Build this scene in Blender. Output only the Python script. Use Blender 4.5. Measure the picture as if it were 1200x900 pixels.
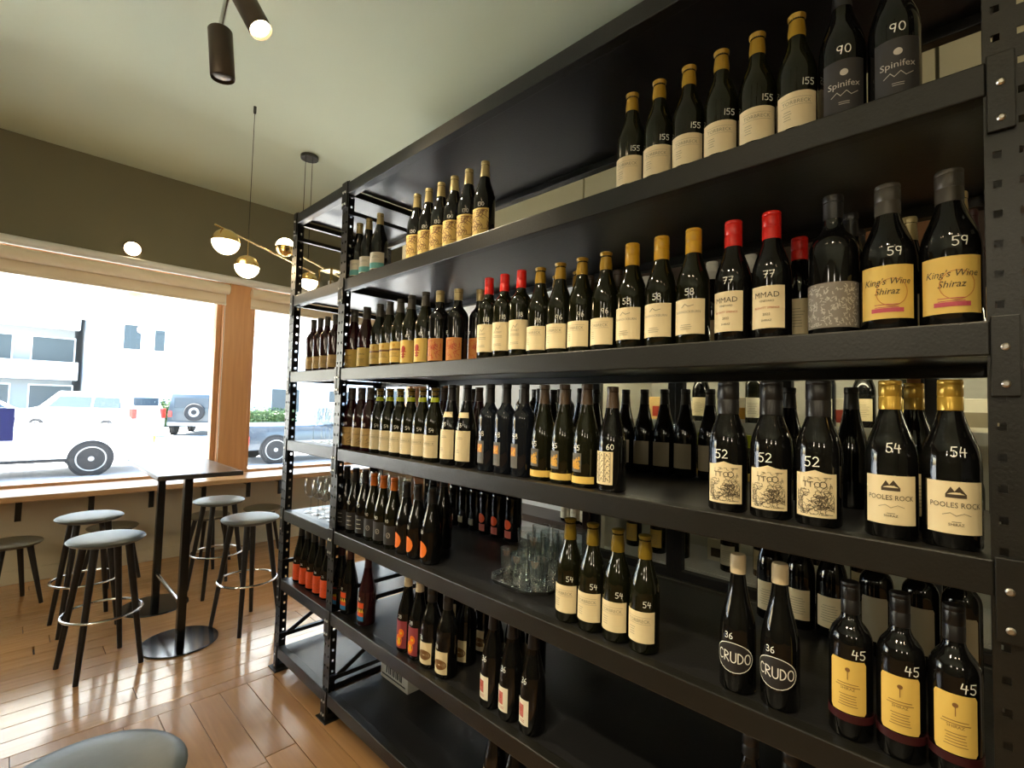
import bpy, bmesh, math, random
from mathutils import Vector, Matrix
random.seed(7)
PI = math.pi
for o in list(bpy.data.objects):
    bpy.data.objects.remove(o)
scene = bpy.context.scene
COL = scene.collection

# ------------------------------------------------------------------ camera
F_PX = 572.457
CAMZ = 1.507
YAW, PITCH, ROLL = math.radians(45.8415), math.radians(2.56376), math.radians(1.50525)
fw = Vector((math.sin(YAW)*math.cos(PITCH), math.cos(YAW)*math.cos(PITCH), math.sin(PITCH)))
r0 = Vector((math.cos(YAW), -math.sin(YAW), 0)); u0 = r0.cross(fw)
rv = math.cos(ROLL)*r0+math.sin(ROLL)*u0; uv = -math.sin(ROLL)*r0+math.cos(ROLL)*u0
camd = bpy.data.cameras.new('camera'); cam = bpy.data.objects.new('camera', camd); COL.objects.link(cam)
camd.sensor_width = 36; camd.lens = F_PX/1200*36; camd.clip_start = .02; camd.clip_end = 300
cm = Matrix((rv, uv, -fw)).transposed().to_4x4(); cm.translation = (0, 0, CAMZ)
cam.matrix_world = cm
scene.camera = cam
C0 = Vector((0, 0, CAMZ))
def ray(x, y): return fw+(x-600)/F_PX*rv-(y-450)/F_PX*uv
def onz(x, y, z): d = ray(x, y); return C0+d*((z-CAMZ)/d.z)
def onx(x, y, X): d = ray(x, y); return C0+d*(X/d.x)
def ony(x, y, Y): d = ray(x, y); return C0+d*(Y/d.y)
def px_of(p): d = Vector(p)-C0; return 600+F_PX*d.dot(rv)/d.dot(fw)
def y_at(px, X, z):                     # Y on the vertical plane X where height z is seen in column px
    lo, hi = -.6, 6.0
    for _ in range(50):
        m = (lo+hi)/2
        if px_of((X, m, z)) > px: lo = m
        else: hi = m
    return (lo+hi)/2

# ------------------------------------------------------------------ world, sun, exposure
vs = scene.view_settings
vs.view_transform = 'Standard'; vs.look = 'None'; vs.gamma = 1; vs.use_curve_mapping = False
vs.exposure = 0.68
scene.cycles.transparent_max_bounces = 48
w = bpy.data.worlds.new('world'); scene.world = w; w.use_nodes = True
nt = w.node_tree; bg = nt.nodes['Background']
sky = nt.nodes.new('ShaderNodeTexSky'); sky.sky_type = 'NISHITA'; sky.sun_disc = False
sky.sun_elevation = math.radians(52); sky.sun_rotation = math.radians(-38); sky.air_density = 1.2; sky.dust_density = 2.5
nt.links.new(sky.outputs[0], bg.inputs[0]); bg.inputs[1].default_value = 1.5
sd = bpy.data.lights.new('sun', 'SUN'); sd.energy = 54; sd.angle = math.radians(1.5); sd.color = (1, .96, .9)
so = bpy.data.objects.new('sun', sd); COL.objects.link(so)
so.rotation_euler = Vector((.35, -.45, -1.05)).to_track_quat('-Z', 'Y').to_euler()

# ------------------------------------------------------------------ materials
def mat(name, col, rough=.5, metal=0, spec=.5, bump=None, var=None, coat=0, emit=None, estr=0, rnd=0):
    m = bpy.data.materials.new(name); m.use_nodes = True
    t = m.node_tree; b = t.nodes['Principled BSDF']
    b.inputs['Base Color'].default_value = (*col, 1); b.inputs['Roughness'].default_value = rough
    b.inputs['Metallic'].default_value = metal; b.inputs['Specular IOR Level'].default_value = spec
    if coat: b.inputs['Coat Weight'].default_value = coat; b.inputs['Coat Roughness'].default_value = .05
    if emit: b.inputs['Emission Color'].default_value = (*emit, 1); b.inputs['Emission Strength'].default_value = estr
    tc = t.nodes.new('ShaderNodeTexCoord')
    if var:
        sc, amt = var
        n = t.nodes.new('ShaderNodeTexNoise'); n.inputs['Scale'].default_value = sc; n.inputs['Detail'].default_value = 4
        t.links.new(tc.outputs['Object'], n.inputs['Vector'])
        mx = t.nodes.new('ShaderNodeMix'); mx.data_type = 'RGBA'
        mx.inputs[6].default_value = (*[c*(1-amt) for c in col], 1); mx.inputs[7].default_value = (*[min(1, c*(1+amt)) for c in col], 1)
        t.links.new(n.outputs['Fac'], mx.inputs[0]); t.links.new(mx.outputs[2], b.inputs['Base Color'])
    if bump:
        sc, st = bump
        n = t.nodes.new('ShaderNodeTexNoise'); n.inputs['Scale'].default_value = sc; n.inputs['Detail'].default_value = 3
        t.links.new(tc.outputs['Object'], n.inputs['Vector'])
        bp = t.nodes.new('ShaderNodeBump'); bp.inputs['Strength'].default_value = st; bp.inputs['Distance'].default_value = .002
        t.links.new(n.outputs['Fac'], bp.inputs['Height']); t.links.new(bp.outputs[0], b.inputs['Normal'])
    return m
def wood(name, c1, c2, rough=.35, axis='X', rnd=.25, scale=1.0, spec=.5, coat=0):
    m = bpy.data.materials.new(name); m.use_nodes = True
    t = m.node_tree; b = t.nodes['Principled BSDF']; b.inputs['Roughness'].default_value = rough
    b.inputs['Specular IOR Level'].default_value = spec; b.inputs['Coat Weight'].default_value = coat; b.inputs['Coat Roughness'].default_value = .11; b.inputs['Coat IOR'].default_value = 1.75
    tc = t.nodes.new('ShaderNodeTexCoord'); mp = t.nodes.new('ShaderNodeMapping')
    oi = t.nodes.new('ShaderNodeObjectInfo')
    s = {'X': (1.2, 22, 22), 'Y': (22, 1.2, 22), 'Z': (22, 22, 1.2)}[axis]
    mp.inputs['Scale'].default_value = [k*scale for k in s]
    t.links.new(tc.outputs['Object'], mp.inputs['Vector'])
    mul = t.nodes.new('ShaderNodeMath'); mul.operation = 'MULTIPLY'; mul.inputs[1].default_value = 37
    t.links.new(oi.outputs['Random'], mul.inputs[0])
    cb = t.nodes.new('ShaderNodeCombineXYZ')
    for i in range(3): t.links.new(mul.outputs[0], cb.inputs[i])
    t.links.new(cb.outputs[0], mp.inputs['Location'])
    n = t.nodes.new('ShaderNodeTexNoise'); n.inputs['Scale'].default_value = 1.6; n.inputs['Detail'].default_value = 6; n.inputs['Distortion'].default_value = .6
    t.links.new(mp.outputs[0], n.inputs['Vector'])
    mx = t.nodes.new('ShaderNodeMix'); mx.data_type = 'RGBA'
    mx.inputs[6].default_value = (*c1, 1); mx.inputs[7].default_value = (*c2, 1)
    t.links.new(n.outputs['Fac'], mx.inputs[0])
    hs = t.nodes.new('ShaderNodeHueSaturation')
    mr = t.nodes.new('ShaderNodeMapRange'); mr.inputs[3].default_value = 1-rnd; mr.inputs[4].default_value = 1+rnd
    t.links.new(oi.outputs['Random'], mr.inputs[0]); t.links.new(mr.outputs[0], hs.inputs['Value'])
    t.links.new(mx.outputs[2], hs.inputs['Color']); t.links.new(hs.outputs[0], b.inputs['Base Color'])
    bp = t.nodes.new('ShaderNodeBump'); bp.inputs['Strength'].default_value = .12; bp.inputs['Distance'].default_value = .001
    t.links.new(n.outputs['Fac'], bp.inputs['Height']); t.links.new(bp.outputs[0], b.inputs['Normal'])
    return m
def glassy(name, tint=(.95, .97, .97), rough=.02, ior=1.45, gain=1.0, base=0.0):
    m = bpy.data.materials.new(name); m.use_nodes = True
    t = m.node_tree; t.nodes.clear()
    out = t.nodes.new('ShaderNodeOutputMaterial'); mx = t.nodes.new('ShaderNodeMixShader')
    tr = t.nodes.new('ShaderNodeBsdfTransparent'); tr.inputs[0].default_value = (*tint, 1)
    gl = t.nodes.new('ShaderNodeBsdfGlossy'); gl.inputs['Roughness'].default_value = rough
    fr = t.nodes.new('ShaderNodeMath'); fr.operation = 'POWER'; fr.inputs[1].default_value = 3.2
    lw = t.nodes.new('ShaderNodeLayerWeight'); lw.inputs[0].default_value = .5; t.links.new(lw.outputs['Facing'], fr.inputs[0])
    ma = t.nodes.new('ShaderNodeMath'); ma.operation = 'MULTIPLY_ADD'; ma.inputs[1].default_value = gain; ma.inputs[2].default_value = base; ma.use_clamp = True
    t.links.new(fr.outputs[0], ma.inputs[0]); t.links.new(ma.outputs[0], mx.inputs[0])
    t.links.new(tr.outputs[0], mx.inputs[1]); t.links.new(gl.outputs[0], mx.inputs[2]); t.links.new(mx.outputs[0], out.inputs[0])
    return m
def lin(r, g, b): return tuple(((c/255+.055)/1.055)**2.4 if c > 10 else c/255/12.92 for c in (r, g, b))
M = {}
M['steel'] = mat('black_powder_coat', (.009, .0088, .007), .36, bump=(180, .25), var=(9, .2))
M['panel'] = mat('black_shelf_board', (.014, .014, .015), .3, bump=(120, .2), var=(4, .3))
M['bolt'] = mat('zinc_bolt', (.62, .6, .56), .3, metal=1)
M['plank'] = wood('oak_floor_long', lin(206, 158, 106), lin(164, 116, 72), .3, 'Y', .12, coat=.35)
M['plank_x'] = wood('oak_floor_cross', lin(222, 172, 118), lin(178, 130, 82), .25, 'X', .08, coat=1)
M['subfloor'] = mat('subfloor', (.05, .03, .018), .8)
M['ceiling'] = mat('sage_ceiling_paint', (.53, .60, .48), .7, bump=(60, .1), var=(2, .03))
M['olive'] = mat('dark_olive_wall_paint', (.15, .14, .085), .75, bump=(70, .15), var=(3, .06))
M['cream'] = mat('cream_wall_paint', (.72, .65, .48), .7, bump=(70, .15), var=(2, .05))
M['greywall'] = mat('pale_grey_wall_paint', (.70, .73, .76), .6, bump=(70, .1), var=(2, .05))
M['beige'] = mat('beige_panel', (.50, .46, .30), .55, var=(3, .05))
M['frame_wood'] = wood('window_timber', lin(216, 166, 116), lin(182, 130, 86), .4, 'Z', .08)
M['counter'] = wood('counter_timber', lin(205, 170, 130), lin(170, 130, 90), .28, 'X', .05)
M['brown'] = wood('dark_brown_timber', (.065, .034, .022), (.035, .018, .012), .4, 'Z', .25)
M['orange_wood'] = wood('orange_timber', (.34, .15, .045), (.24, .10, .03), .4, 'Z', .05)
M['blind'] = mat('beige_blind_fabric', (.78, .69, .54), .7, bump=(300, .2))
M['white'] = mat('white_paint', (.75, .75, .73), .5, var=(3, .03))
M['glass'] = glassy('window_glass', (.96, .98, .97), .01, 1.45, .5, .03)
M['clear'] = glassy('drinking_glass', (.93, .95, .945), .05, 1.5, .9, .12)
M['table'] = mat('dark_table_laminate', (.10, .095, .088), .25, var=(12, .2))
M['blackmetal'] = mat('black_metal', (.012, .012, .012), .22, spec=.6)
M['gloss_disc'] = mat('polished_base_disc', (.20, .22, .25), .16, metal=1)
M['chrome'] = mat('brushed_chrome', (.72, .73, .74), .2, metal=1)
M['leg'] = mat('dark_stained_leg', (.018, .014, .012), .4, var=(20, .3))
M['seat'] = mat('grey_seat_vinyl', (.105, .124, .126), .4, bump=(40, .3), var=(14, .16))
M['seat_dark'] = mat('olive_seat_vinyl', (.13, .12, .09), .45, bump=(40, .3), var=(14, .16))
M['brass'] = mat('brushed_brass', (.78, .55, .22), .25, metal=1)
M['globe'] = mat('opal_globe', (.9, .85, .75), .4, emit=(1, .80, .50), estr=5.0)
M['led'] = mat('lamp_lens', (.9, .85, .75), .4, emit=(1, .76, .44), estr=14)
M['bronze'] = mat('bronze_lamp_body', (.10, .075, .055), .38, metal=.7)
M['tray'] = mat('steel_tray', (.55, .55, .53), .22, metal=1)
M['fridge_frame'] = mat('fridge_dark_frame', (.02, .022, .024), .4)
M['fridge_in'] = mat('fridge_liner', (.62, .61, .55), .5, var=(3, .04))
M['fridge_led'] = mat('fridge_light_tube', (.9, .9, .85), .4, emit=(1, .88, .60), estr=17)
M['sill'] = mat('olive_grey_sill', (.13, .13, .11), .45)
M['box'] = mat('white_carton', (.66, .64, .58), .6, var=(10, .06))
M['box_print'] = mat('carton_dark_print', (.04, .04, .04), .6)
# bottle glass and print colours
def P(n, rgb, rough=.55, **k):
    if n not in M: M[n] = mat(n, lin(*rgb), rough, **k)
    return n
M['g_black'] = mat('bottle_glass_black', (.004, .004, .004), .05, spec=.5)
M['g_green'] = mat('bottle_glass_green', (.007, .0075, .003), .05, spec=.5)
M['g_maroon'] = mat('bottle_glass_wine_red', (.028, .005, .007), .05, spec=.5)
M['g_blue'] = mat('bottle_glass_blue_black', (.007, .009, .014), .05, spec=.5)
P('c_black', (26, 24, 24), .35); P('c_gold', (206, 158, 34), .32); P('c_champ', (176, 160, 112), .3, metal=.3)
P('c_oldgold', (158, 124, 30), .3, metal=.25); P('c_red', (214, 30, 20), .3); P('c_brass', (196, 160, 66), .25, metal=.45); P('c_olive', (112, 92, 20), .35)
P('c_cream', (214, 196, 160), .5); P('c_orange', (196, 104, 24), .35); P('c_lime', (176, 186, 30), .4)
P('c_grey', (64, 60, 52), .4); P('c_brown', (70, 54, 38), .4); P('c_maroon', (58, 18, 22), .4); P('c_white', (226, 222, 210), .45); P('c_copper', (150, 84, 30), .35)
P('l_cream', (232, 214, 172)); P('l_tan', (214, 180, 116)); P('l_yellow', (226, 190, 96)); P('l_gold', (222, 190, 108))
P('l_white', (236, 228, 206)); P('l_orange', (196, 128, 62)); P('l_hot', (236, 84, 22)); P('l_grey', (112, 106, 96)); P('l_mid', (92, 90, 86))
P('l_black', (34, 31, 31), .6); P('l_charcoal', (46, 44, 44)); P('l_pink', (196, 104, 92)); P('l_circle', (244, 122, 30)); P('l_backg', (150, 140, 116)); P('l_stone', (130, 122, 112))
P('p_ink', (70, 58, 42)); P('p_grey', (150, 138, 112)); P('p_red', (176, 58, 36)); P('p_crimson', (192, 78, 92)); P('p_white', (240, 238, 230)); P('p_teal', (120, 196, 190)); P('p_blue', (48, 120, 176)); P('p_yellow', (240, 196, 40)); P('p_gold', (208, 156, 56)); P('p_brown', (132, 92, 50)); P('p_silver', (196, 190, 178)); P('p_plum', (150, 60, 70))

# ------------------------------------------------------------------ mesh helpers
class MB:
    def __init__(s): s.v = []; s.f = []; s.sm = []
    def add(s, vs, fs, smooth=False):
        k = len(s.v); s.v += [tuple(p) for p in vs]; s.f += [tuple(k+i for i in f) for f in fs]; s.sm += [smooth]*len(fs); return s
    def box(s, x0, x1, y0, y1, z0, z1, b=0):
        if b:
            bm = bmesh.new(); bmesh.ops.create_cube(bm, size=1)
            for v in bm.verts: v.co = Vector(((x0+x1)/2+v.co.x*(x1-x0), (y0+y1)/2+v.co.y*(y1-y0), (z0+z1)/2+v.co.z*(z1-z0)))
            bmesh.ops.bevel(bm, geom=bm.edges[:], offset=b, segments=2, profile=.5, affect='EDGES')
            s.bm(bm); return s
        return s.add([(x, y, z) for x in (x0, x1) for y in (y0, y1) for z in (z0, z1)],
                     [(0, 1, 3, 2), (4, 6, 7, 5), (0, 4, 5, 1), (2, 3, 7, 6), (0, 2, 6, 4), (1, 5, 7, 3)])
    def bm(s, bm, smooth=False):
        bm.verts.index_update()
        s.add([v.co for v in bm.verts], [[v.index for v in f.verts] for f in bm.faces], smooth); bm.free(); return s
    def lathe(s, prof, n=24, c=(0, 0, 0), smooth=True, ax=None, cap=True):
        # prof: (r, z) list, revolved about z (or about the axis `ax`, starting at c)
        k = []
        if ax is None: q = Matrix.Identity(3)
        else: q = Vector(ax).normalized().to_track_quat('Z', 'Y').to_matrix()
        c = Vector(c)
        for r, z in prof:
            for i in range(n):
                a = 2*PI*i/n; k.append(c+q@Vector((r*math.cos(a), r*math.sin(a), z)))
        fs = []
        for j in range(len(prof)-1):
            for i in range(n):
                i2 = (i+1) % n; fs.append((j*n+i, j*n+i2, (j+1)*n+i2, (j+1)*n+i))
        if cap:
            fs.append(tuple(range(n-1, -1, -1))); fs.append(tuple((len(prof)-1)*n+i for i in range(n)))
        return s.add(k, fs, smooth)
    def tube(s, a, b, r, n=12, r2=None):
        a = Vector(a); b = Vector(b)
        return s.lathe([(r, 0), (r if r2 is None else r2, (b-a).length)], n, a, True, b-a)
    def ring(s, c, R, r, n=32, k=8):
        vs = []; fs = []
        for i in range(n):
            a = 2*PI*i/n
            for j in range(k):
                b = 2*PI*j/k; rr = R+r*math.cos(b)
                vs.append((c[0]+rr*math.cos(a), c[1]+rr*math.sin(a), c[2]+r*math.sin(b)))
        for i in range(n):
            for j in range(k): fs.append((i*k+j, ((i+1) % n)*k+j, ((i+1) % n)*k+(j+1) % k, i*k+(j+1) % k))
        return s.add(vs, fs, True)
    def mesh(s, name, m=None):
        me = bpy.data.meshes.new(name); me.from_pydata(s.v, [], s.f)
        for p, q in zip(me.polygons, s.sm): p.use_smooth = q
        if any(s.sm): 
            try: me.set_sharp_from_angle(angle=math.radians(38))
            except Exception: pass
        if m: me.materials.append(M[m])
        return me
    def build(s, name, m, parent=None, loc=None): return link(name, s.mesh(name, m), parent, loc)
def link(name, me, parent=None, loc=None):
    o = bpy.data.objects.new(name, me); COL.objects.link(o)
    if parent: o.parent = parent
    if loc: o.location = loc
    return o
def tag(o, label, cat, group=None):
    o['label'] = label; o['category'] = cat
    if group: o['group'] = group
    return o
def thing(name, label, cat, loc=(0, 0, 0), rz=0, group=None):
    o = bpy.data.objects.new(name, None); COL.objects.link(o); o.location = loc; o.rotation_euler = (0, 0, rz); o.empty_display_size = .05
    return tag(o, label, cat, group)
def struct(o): o['kind'] = 'structure'; return o
def copy_tree(o, parent=None):
    c = o.copy(); COL.objects.link(c)
    if parent: c.parent = parent
    for ch in list(o.children): copy_tree(ch, c)
    return c

# ------------------------------------------------------------------ the room
WY = 5.53; CZ = 3.58; XL, XR, YB = -4.2, 4.75, -4.2
BX, BY = 2.05, 3.2            # face and end of the block behind the rack (fridge, panels)
fl = struct(MB().box(XL, XR, YB, WY, -.12, -.02).build('floor', 'subfloor'))
def plank_run(along, a0, a1, b0, b1, wd, m, lens):
    meshes = {}
    b = b0; i = 0
    while b < b1-.01:
        w_ = min(wd, b1-b); a = a0; j = 0
        first = random.uniform(.35, 1)
        while a < a1-.01:
            L = lens*first if j == 0 else lens
            L = min(L, a1-a)
            if a1-(a+L) < .3: L = a1-a
            key = (round(L, 2), round(w_, 3))
            if key not in meshes:
                g = .0012
                mb = MB()
                if along == 'Y': mb.box(g, w_-g, g, L-g, -.02, 0, .0016)
                else: mb.box(g, L-g, g, w_-g, -.02, 0, .0016)
                meshes[key] = mb.mesh('plank', m)
            link('plank', meshes[key], fl, (b, a, 0) if along == 'Y' else (a, b, 0))
            a += L; j += 1
        b += w_; i += 1
EDGE = 2.925
plank_run('Y', -.9, EDGE-.09, -.6, 2.0, .13, 'plank', 2.2)           # boards running to the window
plank_run('X', -1.2, 4.7, EDGE-.09, EDGE, .09, 'plank', 1.3)          # border board
plank_run('X', -1.2, 4.7, EDGE, WY, .13, 'plank_x', 1.9)              # boards along the window
mb = MB(); mb.box(XL, -.6, YB, EDGE-.09, -.02, -.0005); mb.box(2.0, XR, YB, EDGE-.09, -.02, -.0005); mb.box(-.6, 2.0, YB, -.9, -.02, -.0005); mb.box(XL, -1.2, EDGE-.09, WY, -.02, -.0005)
mb.build('floor_boards', 'plank', fl)
struct(MB().box(XL-.2, XR+.2, YB-.2, WY+.2, CZ, CZ+.2).build('ceiling', 'ceiling'))
# window wall: below sill, above head, ends
SILL, HEAD = .74, 2.70
WX0, WX1 = -2.6, 3.80
wf = struct(MB().box(XL, WX1+.72, WY, WY+.18, 0, SILL).build('wall_front', 'cream'))
mb = MB(); mb.box(XL, XR, WY, WY+.18, HEAD, CZ); mb.box(XL, WX0, WY, WY+.18, SILL, HEAD); mb.box(WX1+.72, XR, WY, WY+.18, 0, HEAD)
struct(mb.build('wall_front_upper', 'olive'))
struct(MB().box(XL-.18, XL, YB, WY+.18, 0, CZ).build('wall_left', 'olive'))
struct(MB().box(XL, XR, YB-.18, YB, 0, CZ).build('wall_rear', 'olive'))
struct(MB().box(XR, XR+.18, YB, WY+.18, 0, CZ).build('wall_right', 'greywall'))
struct(MB().box(XL, 3.7, WY-.016, WY, 0, .11, .004).build('baseboard_front', 'cream'))
# block behind the rack: back wall, return wall, panels above the fridge
struct(MB().box(2.66, 2.84, YB, BY, 0, CZ).build('wall_back', 'greywall'))
FR0, FR1 = -.72, 1.42
# windows
def window(n, x0, x1):
    t = bpy.data.objects.new('window_%d' % n, None); COL.objects.link(t); t.location = (0, WY, 0); t['kind'] = 'structure'
    mb = MB(); mb.box(x0, x0+.045, .03, .13, SILL, HEAD, .004); mb.box(x1-.045, x1, .03, .13, SILL, HEAD, .004)
    mb.box(x0+.045, x1-.045, .03, .13, HEAD-.05, HEAD, .004); mb.box(x0+.045, x1-.045, .03, .13, SILL, SILL+.03, .004)
    mb.build('window_frame', 'frame_wood', t)
    MB().box(x0+.04, x1-.04, .075, .083, SILL+.02, HEAD-.04).build('pane', 'glass', t)
    return t
window(1, WX0, 1.47); window(2, 1.74, 3.80)
tr = struct(MB().box(1.47, 1.74, WY-.02, WY+.14, SILL, HEAD, .008).build('trim_1', 'frame_wood'))
# timber door right of the second window
d = bpy.data.objects.new('door_1', None); COL.objects.link(d); d.location = (0, WY, 0); d['kind'] = 'structure'
mb = MB(); mb.box(3.82, 4.0, -.02, .14, 0, HEAD, .006); mb.box(4.25, 4.5, -.02, .14, 0, HEAD, .006); mb.box(4.0, 4.25, 0, .12, 2.1, HEAD); mb.box(4.0, 4.25, 0, .12, 0, .3)
mb.build('door_frame', 'orange_wood', d)
MB().box(4.0, 4.25, .06, .07, .3, 2.1).build('pane', 'glass', d)
# blinds and white rail
for i, (x0, x1, lb) in enumerate([(WX0+.02, 1.50, 'wide rolled beige roller blind across the main shop window'), (1.71, 3.78, 'rolled beige roller blind over the window beyond the rack')]):
    t = thing('roller_blind', lb, 'blind', (0, WY-.07, 2.60))
    MB().lathe([(.048, 0), (.051, .004), (.051, x1-x0-.004), (.048, x1-x0)], 24, (x0, 0, 0), True, (1, 0, 0)).build('roll', 'blind', t)
    MB().box(x0+.01, x1-.01, .046, .054, -.13, 0).build('fabric', 'blind', t)
    MB().lathe([(.012, 0), (.014, .002), (.014, x1-x0-.022), (.012, x1-x0-.02)], 14, (x0+.01, .05, -.14), True, (1, 0, 0)).build('bottom_bar', 'blind', t)
    MB().box(x1, x1+.008, -.03, .068, -.03, .06).build('end_bracket', 'brass' if i == 0 else 'white', t)
    MB().tube((x1-.03, .0, -.05), (x1-.03, .0, -1.75), .0025, 6).build('pull_cord', 'white', t)
mb = MB().lathe([(.036, 0), (.038, .003), (.038, 6.34), (.036, 6.343)], 20, (WX0, WY-.06, 2.705), True, (1, 0, 0)); mb.box(WX0, 3.74, WY-.06, WY, 2.69, 2.72)
struct(mb.build('trim_2', 'white'))
# window counter and brackets
ct = thing('window_counter', 'long pale timber counter running under the shop window', 'counter', (0, 0, 0))
MB().box(WX0, 3.75, 5.085, WY, .705, .75, .006).build('counter_top', 'counter', ct)
for px in (22, 107, 177, 238, 290, 327):
    x = ony(px, 590, 5.14).x
    mb = MB(); mb.box(x-.018, x+.018, 5.13, 5.15, .56, .705); mb.box(x-.018, x+.018, 5.15, WY-.001, .68, .705)
    0 and mb.add([(x-.004, 5.15, .58), (x-.004, WY-.001, .30), (x-.004, WY-.001, .36), (x-.004, 5.15, .64), (x+.004, 5.15, .58), (x+.004, WY-.001, .30), (x+.004, WY-.001, .36), (x+.004, 5.15, .64)],
           [(0, 1, 2, 3), (7, 6, 5, 4), (0, 4, 5, 1), (3, 2, 6, 7), (0, 3, 7, 4), (1, 5, 6, 2)])
    mb.build('bracket', 'blackmetal', ct)

# ------------------------------------------------------------------ shelving rack
FX = 1.12; DEP = .62; RX = FX+DEP
P2, P1 = 2.303, 2.912                 # far edges of the middle and far uprights
PW = .062
LEV = {'T': 2.588, 'A': 2.106, 'B': 1.668, 'C': 1.28, 'D': .886, 'E': .505, 'F': .132}
BH = .058
rack = thing('shelving_rack', 'tall black steel shelving rack of two bays filled with wine', 'shelving rack', (FX, 0, 0))
def upright_mesh(sx, sy):
    # perforated angle post: flange facing the aisle (plane x) and flange facing along the rack (plane y)
    bm = bmesh.new(); t = .0025
    cols = [0, .010, .021, .041, .052, PW]; rows = []
    z = 0; Z = LEV['T']+.01
    k = 0
    while z < Z-.05:
        rows += [(z, z+.0375, False), (z+.0375, z+.05, True)]; z += .05
    rows.append((z, Z, False))
    def quad(p): return bm.faces.new([bm.verts.new(q) for q in p])
    for (z0, z1, hol) in rows:
        for c in range(5):
            if hol and c in (1, 3): continue
            a, b = cols[c], cols[c+1]
            quad([(0, a*sy, z0), (0, b*sy, z0), (0, b*sy, z1), (0, a*sy, z1)])
            quad([(a*sx, 0, z0), (b*sx, 0, z0), (b*sx, 0, z1), (a*sx, 0, z1)])
    bmesh.ops.remove_doubles(bm, verts=bm.verts[:], dist=1e-5)
    bmesh.ops.recalc_face_normals(bm, faces=bm.faces[:])
    bmesh.ops.solidify(bm, geom=bm.faces[:], thickness=t)
    return MB().bm(bm).mesh('upright', 'steel')
# front posts: flange lies in plane X=FX ; side flange lies on the far side in Y
posts = []
um_f, um_r = upright_mesh(1, -1), upright_mesh(-1, -1)
foot = MB().box(-.02, .08, -.08, .02, 0, .006, .002); foot.box(.0, .055, -.058, -.002, .006, .03)
foot_f = foot.mesh('foot_plate', 'steel')
foot = MB().box(-.08, .02, -.08, .02, 0, .006, .002); foot.box(-.055, 0, -.058, -.002, .006, .03)
foot_r = foot.mesh('foot_plate', 'steel')
NY = -.003
PY = [P1, P2, NY]
for y in PY:
    for x, me, fm in ((0, um_f, foot_f), (DEP, um_r, foot_r)):
        u_ = link('upright', me, rack, (x, y, 0)); link('foot_plate', fm, u_, (0, 0, 0))
bolt_me = MB().lathe([(.006, 0), (.006, .002), (.0035, .0045)], 10, (0, 0, 0), True, (-1, 0, 0)).mesh('bolt', 'bolt')
bays = [(P2-.004, P1-PW+.004, 'far'), (NY-.004, P2-PW+.004, 'near')]
for key, z in LEV.items():
    for (y0, y1, nm) in bays:
        b_ = MB().box(-.004, .034, y0, y1, z-BH, z, .003).build('shelf_beam', 'steel', rack)
        rb = MB().box(DEP-.034, DEP+.004, y0, y1, z-BH, z-.006, .003).build('shelf_beam', 'steel', rack)
        MB().box(.030, DEP-.03, y0+.002, y1-.002, z-.028, z-.004, .002).build('shelf_panel', 'panel', rack)
        for yy, s in ((y0, -1), (y1, 1)):
            # end connector plates overlap the face of the posts
            a, b = sorted((yy, yy+s*.034))
            pl = MB().box(-.009, -.003, a, b, z-.125, z+.006, .0015).build('connector_plate', 'steel', b_)
            for zz in (z-.045, z-.105): link('bolt', bolt_me, pl, (-.009, (a+b)/2, zz))
    for y in PY:                         # cross rails between front and rear posts under each shelf
        MB().box(.004, DEP-.004, y-PW+.004 if y == NY else y-PW/2-.012, y-PW+.022 if y == NY else y-PW/2+.012, z-.055, z-.03, .001).build('end_rail', 'steel', rack)
for y in PY:                             # diagonal and level braces of the end frames
    yy = y-PW/2
    a = Vector((.02, yy, .16)); b = Vector((DEP-.05, yy, .46)); dv = (b-a).normalized(); n = Vector((-dv.z, 0, dv.x))*.011; e = Vector((0, .003, 0))
    MB().add([a-n-e, b-n-e, b+n-e, a+n-e, a-n+e, b-n+e, b+n+e, a+n+e], [(0, 1, 2, 3), (7, 6, 5, 4), (0, 4, 5, 1), (3, 2, 6, 7), (0, 3, 7, 4), (1, 5, 6, 2)]).build('brace', 'steel', rack)
    for z in (.17, .58, 2.44):
        MB().box(.01, DEP-.01, yy-.011, yy+.011, z, z+.02, .001).build('brace', 'steel', rack)

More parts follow.
